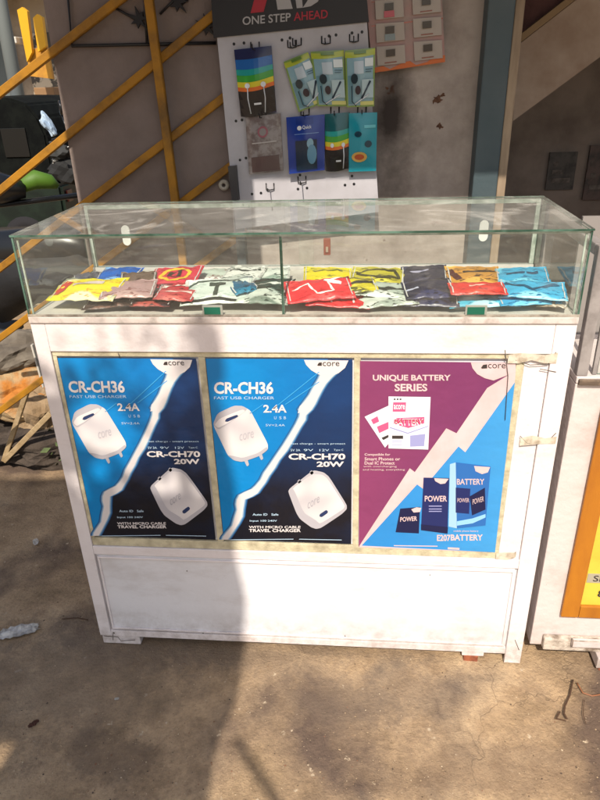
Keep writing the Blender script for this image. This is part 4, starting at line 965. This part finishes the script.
sackO = mat('rust_stained_sack', '#a8906c', .9, '#b0702c', 5, .48, .6, .5, 50)
greyS = mat('grey_sheet', '#7c7468', .9, '#5c544a', 6, .4, .6, .3, 30)
crumple('rubble', 'dark rubble mound at the bottom of the rubbish heap', 'rubble', -1.35, 1.15, .05, .42, .26, .10, mat('dark_rubble', '#4a4038', .95, '#322a24', 14, .4, .6, .8, 40), 2, amp=.45)
pp = atY(12, 395, 1.1)
crumple('sack', 'rust stained cream sack in the middle of the rubbish heap', 'sack', pp.x-.06, 1.18, pp.z-.02, .26, .16, .12, sackO, 5, (0, .1, .3), .35)
pp = atY(10, 362, 1.2)
crumple('sack', 'grey brown sack slumped on top of the rubbish heap', 'sack', pp.x-.08, 1.3, pp.z-.0, .26, .18, .09, greyS, 11, (0, -.12, .2), .3)
pp = atY(42, 425, 1.0)
crumple('sack', 'torn brown sack at the right of the heap beside the counter', 'sack', pp.x-.06, 1.12, pp.z-.02, .13, .10, .14, sack, 17, (0, .2, 0), .4)
def plank(x0, y0, x1, y1, Y, w_, label, m_=None):
    a = atY(x0, y0, Y); b_ = atY(x1, y1, Y-.03); d_ = (b_-a).normalized(); n__ = Vector((-d_.z, 0, d_.x))*w_/2
    mb = MB(); mb.prism([a-n__, b_-n__, b_+n__, a+n__], (0, .018, 0), m_ or mat('pale_wood', '#b09a78', .8, '#8c7450', 20, .4, .7, .3, 60))
    bmesh.ops.bevel(mb.bm, geom=list(mb.bm.edges), offset=.002, segments=1, affect='EDGES')
    return solo(mb.build('wood_stick'), label, 'stick')
plank(3, 462, 26, 392, .92, .020, 'pale wood stick leaning steeply on the rubbish heap')
plank(3, 462, 50, 414, .90, .022, 'pale wood stick lying flatter across the rubbish heap')
plank(31, 345, 43, 388, .95, .008, 'thin white stick standing beside the counter edge', mat('white_stick', '#b8b4aa', .6))
# leafy weeds in the heap
def leaves(name, label, c, sx, sy, sz, n_, size, m_, seed, cat='weeds'):
    r = random.Random(seed); mb = MB(); k = mb.mi(m_)
    for i in range(n_):
        p_ = Vector((c[0]+r.gauss(0, sx), c[1]+r.gauss(0, sy), max(.01, c[2]+r.gauss(0, sz)))); a = Vector((r.uniform(-1, 1), r.uniform(-1, 1), r.uniform(-.4, 1))).normalized(); b_ = a.orthogonal().normalized()*r.uniform(.35, .6)
        s_ = size*r.uniform(.6, 1.3); pts = [p_, p_+a*s_*.5+b_*s_*.5, p_+a*s_, p_+a*s_*.5-b_*s_*.5]
        f_ = mb.bm.faces.new([mb.bm.verts.new(q) for q in pts]); f_.material_index = k
    o = mb.build(name, recalc=False); return solo(o, label, cat)
q = leaves('weeds', 'dark green weeds growing at the foot of the rubbish heap', (-1.08, 1.02, .10), .05, .05, .05, 160, .04, mat('weed_leaf', '#3c4a26', .7, '#5a6a34', 10, .4, .6), 3); q['kind'] = 'stuff'

# ---------------------------------------------------------------- street behind, left
# motorcycle with lime tank
mk = mat('motor_black', '#17181a', .3); chrome = mat('chrome', '#9a9ea2', .2, metal=1); rubber = mat('tyre_rubber', '#16151a', .9); lime = mat('lime_paint', '#466a16', .6); dkg = mat('motor_grey', '#33363a', .5)
o_ = atY(34, 180, 3.2); 
ox, oy = o_.x, 3.2
bk = thing('motorcycle', 'black parked motorcycle with lime green tank behind the yellow railing', 'motorcycle', (ox, oy, 0))
ax = Vector((.86, .5, 0)).normalized()          # points to its front
sd = Vector((-ax.y, ax.x, 0))
B_ = lambda f_, s_, z_: Vector((ox, oy, 0))+(ax*f_+sd*s_+Vector((0, 0, z_)))*1.15
for f_ in (.66, -.62):
    wh = MB().disc_ring(B_(f_, 0, .30), sd, .235, .30, .09, rubber).build('wheel', bk)
    q = MB().disc_ring(B_(f_, 0, .30), sd, .20, .234, .04, chrome); q.tube([B_(f_, -.05, .3), B_(f_, .05, .3)], .04, dkg, 12)
    for i in range(8):
        t = math.pi*i/4; q.tube([B_(f_, 0, .3), B_(f_, 0, .3)+(ax*math.cos(t)+Vector((0, 0, 1))*math.sin(t))*.21], .006, chrome, 5)
    q.build('rim', wh)
def blob(pts, rs, m_, name, par, seg=12, sq=1): return MB().tube(pts, rs, m_, seg).build(name, par, smooth=True)
blob([B_(.13, 0, .74), B_(.09, 0, .77), B_(.01, 0, .79), B_(-.05, 0, .77), B_(-.09, 0, .73)], [.02, .05, .065, .055, .02], lime, 'fuel_tank', bk)
blob([B_(-.06, 0, .74), B_(-.2, 0, .76), B_(-.45, 0, .78), B_(-.68, 0, .82), B_(-.76, 0, .84)], [.06, .11, .12, .10, .04], mk, 'seat', bk)
blob([B_(-.55, 0, .70), B_(-.8, 0, .66), B_(-.95, 0, .50)], [.07, .08, .05], mk, 'rear_mudguard', bk)
blob([B_(.2, 0, .36), B_(.05, 0, .42), B_(-.12, 0, .38)], [.10, .17, .12], dkg, 'engine', bk)
q = MB(); q.tube([B_(.42, 0, .86), B_(.3, 0, .55), B_(.15, 0, .25), B_(-.2, 0, .26), B_(-.62, 0, .30)], .022, mk, 8); q.tube([B_(.35, 0, .68), B_(-.3, 0, .66), B_(-.62, .07, .32)], .02, mk, 8); q.build('frame', bk)
for s_ in (-.07, .07): MB().tube([B_(.40, s_, .92), B_(.66, s_, .30)], .02, chrome, 8).build('fork', bk)
MB().tube([B_(.18, -.36, .98), B_(.3, -.28, 1.0), B_(.4, -.1, .95), B_(.4, .1, .95), B_(.3, .28, 1.0), B_(.18, .36, .98)], .013, mk, 8).build('handlebar', bk)
blob([B_(.42, 0, .84), B_(.50, 0, .84), B_(.58, 0, .82)], [.07, .10, .085], mk, 'headlight', bk)
for s_ in (-.26, .26):
    q = MB(); q.tube([B_(.28, s_, 1.0), B_(.26, s_*1.2, 1.14)], .006, mk, 6); q.disc_ring(B_(.26, s_*1.2, 1.17), ax, .001, .05, .02, mk, 14); q.build('mirror', bk)
MB().tube([B_(.1, -.12, .28), B_(-.4, -.15, .26), B_(-.8, -.17, .34)], [.02, .035, .05], chrome, 10).build('exhaust', bk)
blob([B_(.36, 0, .60), B_(.62, 0, .66), B_(.86, 0, .56)], [.03, .06, .03], mk, 'front_mudguard', bk)

# auto rickshaw seen from behind
o_ = atY(12, 130, 4.4); x1 = atY(46, 130, 4.4).x; ry = 4.4; ht = atY(20, 96, 4.4).z
au = thing('auto_rickshaw', 'black hooded auto rickshaw seen side on behind the motorcycle', 'auto rickshaw', (x1-1.2, ry+.6, 0))
canv = mat('black_canvas', '#0b0d0d', .9, '#131614', 8, .4, .6, .3, 20, spec=.1); body = mat('dark_green_body', '#0e1813', .5, '#17241c', 6, .4, .6, spec=.3); gl_d = mat('dark_window', '#07090a', .3)
def side(prof, m_, name, y0, y1, bev=.03):
    mb = MB(); mb.prism([Vector((x1+x, ry+y0, z)) for x, z in prof], (0, y1-y0, 0), m_)
    bmesh.ops.bevel(mb.bm, geom=list(mb.bm.edges), offset=bev, segments=2, affect='EDGES'); return mb.build(name, au)
side([(0, .72), (-.01, 1.12), (-.05, ht-.17), (-.13, ht-.06), (-.28, ht-.01), (-.6, ht), (-1.7, ht-.02), (-1.95, ht-.12), (-2.02, ht-.30), (-1.95, ht-.30), (-1.85, ht-.16), (-.75, ht-.14), (-.62, ht-.2), (-.58, .72)], canv, 'hood', 0, 1.15, .02)
side([(.02, .26), (.03, .715), (-.6, .715), (-.66, .5), (-1.5, .46), (-1.75, .9), (-2.1, .86), (-2.35, .5), (-2.3, .26)], body, 'body', .03, 1.12)
side([(-.66, .505), (-.68, .74), (-1.05, .72), (-1.08, .505)], gl_d, 'seat', .1, 1.05)
MB().box(x1-.40, x1-.18, ry-.012, ry+.004, .95, 1.18, gl_d, .002).build('side_window', au)
MB().tube([(x1-1.75, ry+.08, .88), (x1-1.95, ry+.08, ht-.15)], .02, canv, 6).build('windscreen_post', au)
for xx in (-.38,):
    for yy in (.06, 1.08):
        wq = MB().disc_ring(Vector((x1+xx, ry+yy, .22)), (0, 1, 0), .10, .22, .11, rubber).build('wheel', au); MB().disc_ring(Vector((x1+xx, ry+yy, .22)), (0, 1, 0), .01, .098, .08, dkg).build('rim', wq)
wq = MB().disc_ring(Vector((x1-2.25, ry+.57, .22)), (0, 1, 0), .10, .22, .10, rubber).build('wheel', au); MB().disc_ring(Vector((x1-2.25, ry+.57, .22)), (0, 1, 0), .01, .098, .08, dkg).build('rim', wq)
MB().box(x1+.031, x1+.045, ry+.1, ry+.2, .55, .65, mat('tail_lamp_red', '#34100e', .3), .003).build('tail_light', au)
# second dark scooter filling the lower gap
o_ = atY(14, 200, 1.75); sx_, sy_ = o_.x-.25, 1.85
sc_ = thing('scooter', 'dark scooter parked in front of the motorcycle, its seat by the glass corner', 'scooter', (sx_, sy_, 0))
V = lambda a, b_, c_: Vector((sx_+a, sy_+b_, c_))
for a in (-.55, .55):
    wq = MB().disc_ring(V(a, 0, .22), (0, 1, 0), .14, .22, .09, rubber).build('wheel', sc_); MB().disc_ring(V(a, 0, .22), (0, 1, 0), .01, .138, .06, dkg).build('rim', wq)
blob([V(.72, 0, .52), V(.5, 0, .62), V(.15, 0, .60), V(-.05, 0, .42)], [.06, .15, .16, .10], mat('scooter_black', '#0c0d11', .7, bump=.5, bscale=14), 'body_shell', sc_)
blob([V(.70, 0, .70), V(.45, 0, .75), V(.1, 0, .74), V(-.02, 0, .72)], [.05, .11, .11, .05], mk, 'seat', sc_)
MB().box(sx_-.35, sx_+.02, sy_-.14, sy_+.14, .26, .31, dkg, .01).build('footboard', sc_)
blob([V(-.55, 0, .36), V(-.42, 0, .62), V(-.36, 0, .86)], [.13, .16, .08], MATS['scooter_black'], 'front_shield', sc_)
MB().tube([V(-.28, -.3, .95), V(-.36, 0, .92), V(-.28, .3, .95)], .02, mk, 8).build('handlebar', sc_)
MB().tube([V(.8, -.1, .64), V(.86, 0, .68), V(.8, .1, .64), V(.5, .12, .7)], .01, chrome, 6).build('grab_rail', sc_)

# bright cloth on a line and white awning scrap
cw = mat('pale_blue_cloth', '#a9bccc', .8, '#8aa0b8', 9, .4, .6, .3, 20)
def cloth(pts, Y, m_, name, label, cat, th=.012):
    mb = MB(); mb.prism([atY(x, y, Y) for x, y in pts], (0, th, 0), m_); return solo(mb.build(name), label, cat)
pc = atY(49, 126, 4.2); crumple('hanging_cloth', 'pale blue cloth bundle in sunlight beside the rickshaw hood', 'cloth', pc.x, 4.2, pc.z, .035, .05, .10, cw, 31, (0, -.45, 0), .5, 3)
for kk, (xx, yy) in enumerate(((60, 152), (66, 170), (58, 160))):
    pc = atY(xx, yy, 3.9); crumple('sack', ('grey bundle low behind the motorcycle mirror', 'dark bundle against the wall edge behind the motorcycle', 'small white bundle above the motorcycle handlebar')[kk], 'bundle', pc.x, 3.9, pc.z, (.10, .12, .03)[kk], .08, (.07, .12, .03)[kk], mat('bundle_%d' % kk, ('#2c2d2c', '#191a1b', '#a8a8a4')[kk], .8), 40+kk, (0, .3, 0), .5, 3)
cloth([(30, 97), (56, 96), (54, 102), (46, 106), (44, 113), (38, 104)], 6.5, mat('white_tin', '#c8c4b8', .6), 'tin_canopy', 'small white tin canopy behind the rickshaw', 'canopy', .5)
# yellow sign stand on the far shop
YS = 7.0
yl = mat('bright_yellow_board', '#d8a010', .5)
ys = thing('sign_stand', 'bright yellow slatted stand at the far shop front', 'stand', atY(38, 80, YS))
for pts in ([(17, 10), (22, 7), (27, 11), (32, 52), (27, 62)], [(33, 18), (37, 14), (42, 17), (46, 46), (38, 52)]):
    MB().prism([atY(x, y, YS) for x, y in pts], (0, .06, 0), yl).build('upright', ys)
MB().prism([atY(x, y, YS+.07) for x, y in ((27, 52), (46, 44), (53, 79), (29, 76))], (0, .05, 0), mat('ochre_board', '#c08a28', .6, '#a8742a', 6, .4, .6)).build('board', ys)
# far shop building
YB2 = 9.0
bd = thing('shop_building', 'hazy brown shop building across the street at far left', 'building', (-6.5, YB2+2, 0))
bwall = mat('far_wall', '#b0a290', .9, '#8c7e6e', 1.4, .4, .6)
MB().box(-14, -4.2, YB2, YB2+5, 0, 5.5, bwall).build('wall', bd)
MB().box(-14, -4.0, YB2-1.2, YB2-.01, 2.75, 2.85, mat('dark_tin', '#2c3028', .7)).build('awning_roof', bd)
rr = random.Random(2)
for i in range(7):
    x = -9.4+i*.78; MB().box(x, x+.6, YB2-.06, YB2-.002, .1, 2.2, mat('shop_front_%d' % (i % 3), ('#4a4640', '#8c7a68', '#5f6a6c')[i % 3], .7, '#c0b4a0', 4, .55, .6), .01).build('shutter', bd)
solo(MB().tube([(atY(8, 60, 6.2).x, 6.2, 0), (atY(6, 30, 6.2).x, 6.2, 2.4), (atY(6, 30, 6.2).x-.1, 6.2, 5)], [.08, .07, .06], mat('pole_grey', '#6c7270', .7), 12).build('utility_pole'), 'grey utility pole at the top left edge', 'pole')
for (x, y, w_, h_, Y, cc, lb) in ((12, 40, 3.5, 3.5, 6.9, '#c8c4ba', 'small white box beside the yellow stand'), (44, 92, 9, 5, 7.6, '#8a6a48', 'brown crate stacked below the yellow stand'), (3, 108, 5, 4, 5.9, '#3c5fa8', 'blue tarp bundle at the left edge behind the rickshaw')):
    a = atY(x-w_, y+h_, Y); b_ = atY(x+w_, y-h_, Y)
    solo(MB().box(a.x, b_.x, Y, Y+.3, a.z, b_.z, mat('bx'+cc, cc, .7), .01).build('crate'), lb, 'crate')

# ---------------------------------------------------------------- torn tarpaulin behind the camera: added unseen to shade and dapple the left
YT = -2.2
def shadow_to_occluder(p_): return p_ + SUN*((YT-p_.y)/SUN.y)
holes = []
for (x, y, rx_, rz_, pl) in ((85, 335, .055, .022, 'f'), (103, 425, .075, .075, 'f'), (100, 470, .02, .03, 'f'), (225, 395, .03, .03, 'f'), (170, 330, .05, .012, 'f'), (-2, 757, .028, .035, 'g'), (60, 325, .03, .02, 'f')):
    q_ = atY(x, y, 0) if pl == 'f' else atZ(x, y, 0)
    c = shadow_to_occluder(q_); holes.append((c.x, c.z, rx_, rz_))
eR = -.168-.062*2.2
zt_ = 1.0+2.2*1.15
ta = thing('occluder', 'added unseen torn tarpaulin hung on poles behind the viewer', 'occluder', (-1.6, YT, 0))
mb = MB(); tm = mat('occluder_blue', '#3c5068', .7); k = mb.mi(tm); st_ = .02
nx = int(2.7/st_); nz_ = int((zt_-1.3)/st_); vv = {}
rt = random.Random(5)
def vtx(i, j):
    if (i, j) not in vv: vv[i, j] = mb.bm.verts.new((eR-i*st_+(.008*math.sin(j*.35) if i == 0 else 0), YT+.004*math.sin(i*.4)+.003*math.sin(j*.3), zt_-j*st_-(.01*math.sin(i*.25) if j == 0 else 0)))
    return vv[i, j]
for i in range(nx):
    for j in range(nz_):
        cx, cz = eR-(i+.5)*st_, zt_-(j+.5)*st_
        if any(((cx-a)/c_)**2+((cz-b_)/d_)**2 < 1 for a, b_, c_, d_ in holes): continue
        zf, xf = cz-2.2*1.15, cx+.062*2.2; nv = noise.noise(Vector((cx*5, cz*5, 2)))
        pr_ = (.50+nv*.7) if zf > .82 else ((.22+nv*.8) if zf > .52 and xf < -.25 else (.16+nv*.5 if zf > .5 else 0))
        if xf < -.66: pr_ = 0
        if rt.random() < pr_ and i > 2: continue
        f_ = mb.bm.faces.new((vtx(i, j), vtx(i+1, j), vtx(i+1, j+1), vtx(i, j+1))); f_.material_index = k
mb.build('sheet', ta, recalc=False)
for x in (eR-.02, eR-2.7): MB().tube([(x-.02, YT-.035, 0), (x-.02, YT-.035, zt_+.05)], .02, wood, 8).build('pole', ta)
ra = Vector((-.153, -.282, 0)); ra = ra - SUN*(2.206/abs(SUN.z)); rb = Vector((.35, -.90, 0)) - SUN*(1.2/abs(SUN.z))
solo(MB().tube([ra, (ra+rb)/2, rb, Vector((rb.x+.35, rb.y-.3, 0))], .011, mat('rope', '#7a6a50', .9), 8).build('shadow_rope'), 'unseen rope added from the tarpaulin edge down to the ground behind the viewer', 'rope')  # rope added behind the camera to cast a thin shadow line

scene.render.engine = 'CYCLES'
scene.render.resolution_x = 768; scene.render.resolution_y = 1024
scene.cycles.transparent_max_bounces = 16; scene.cycles.max_bounces = 6; scene.cycles.use_denoising = True
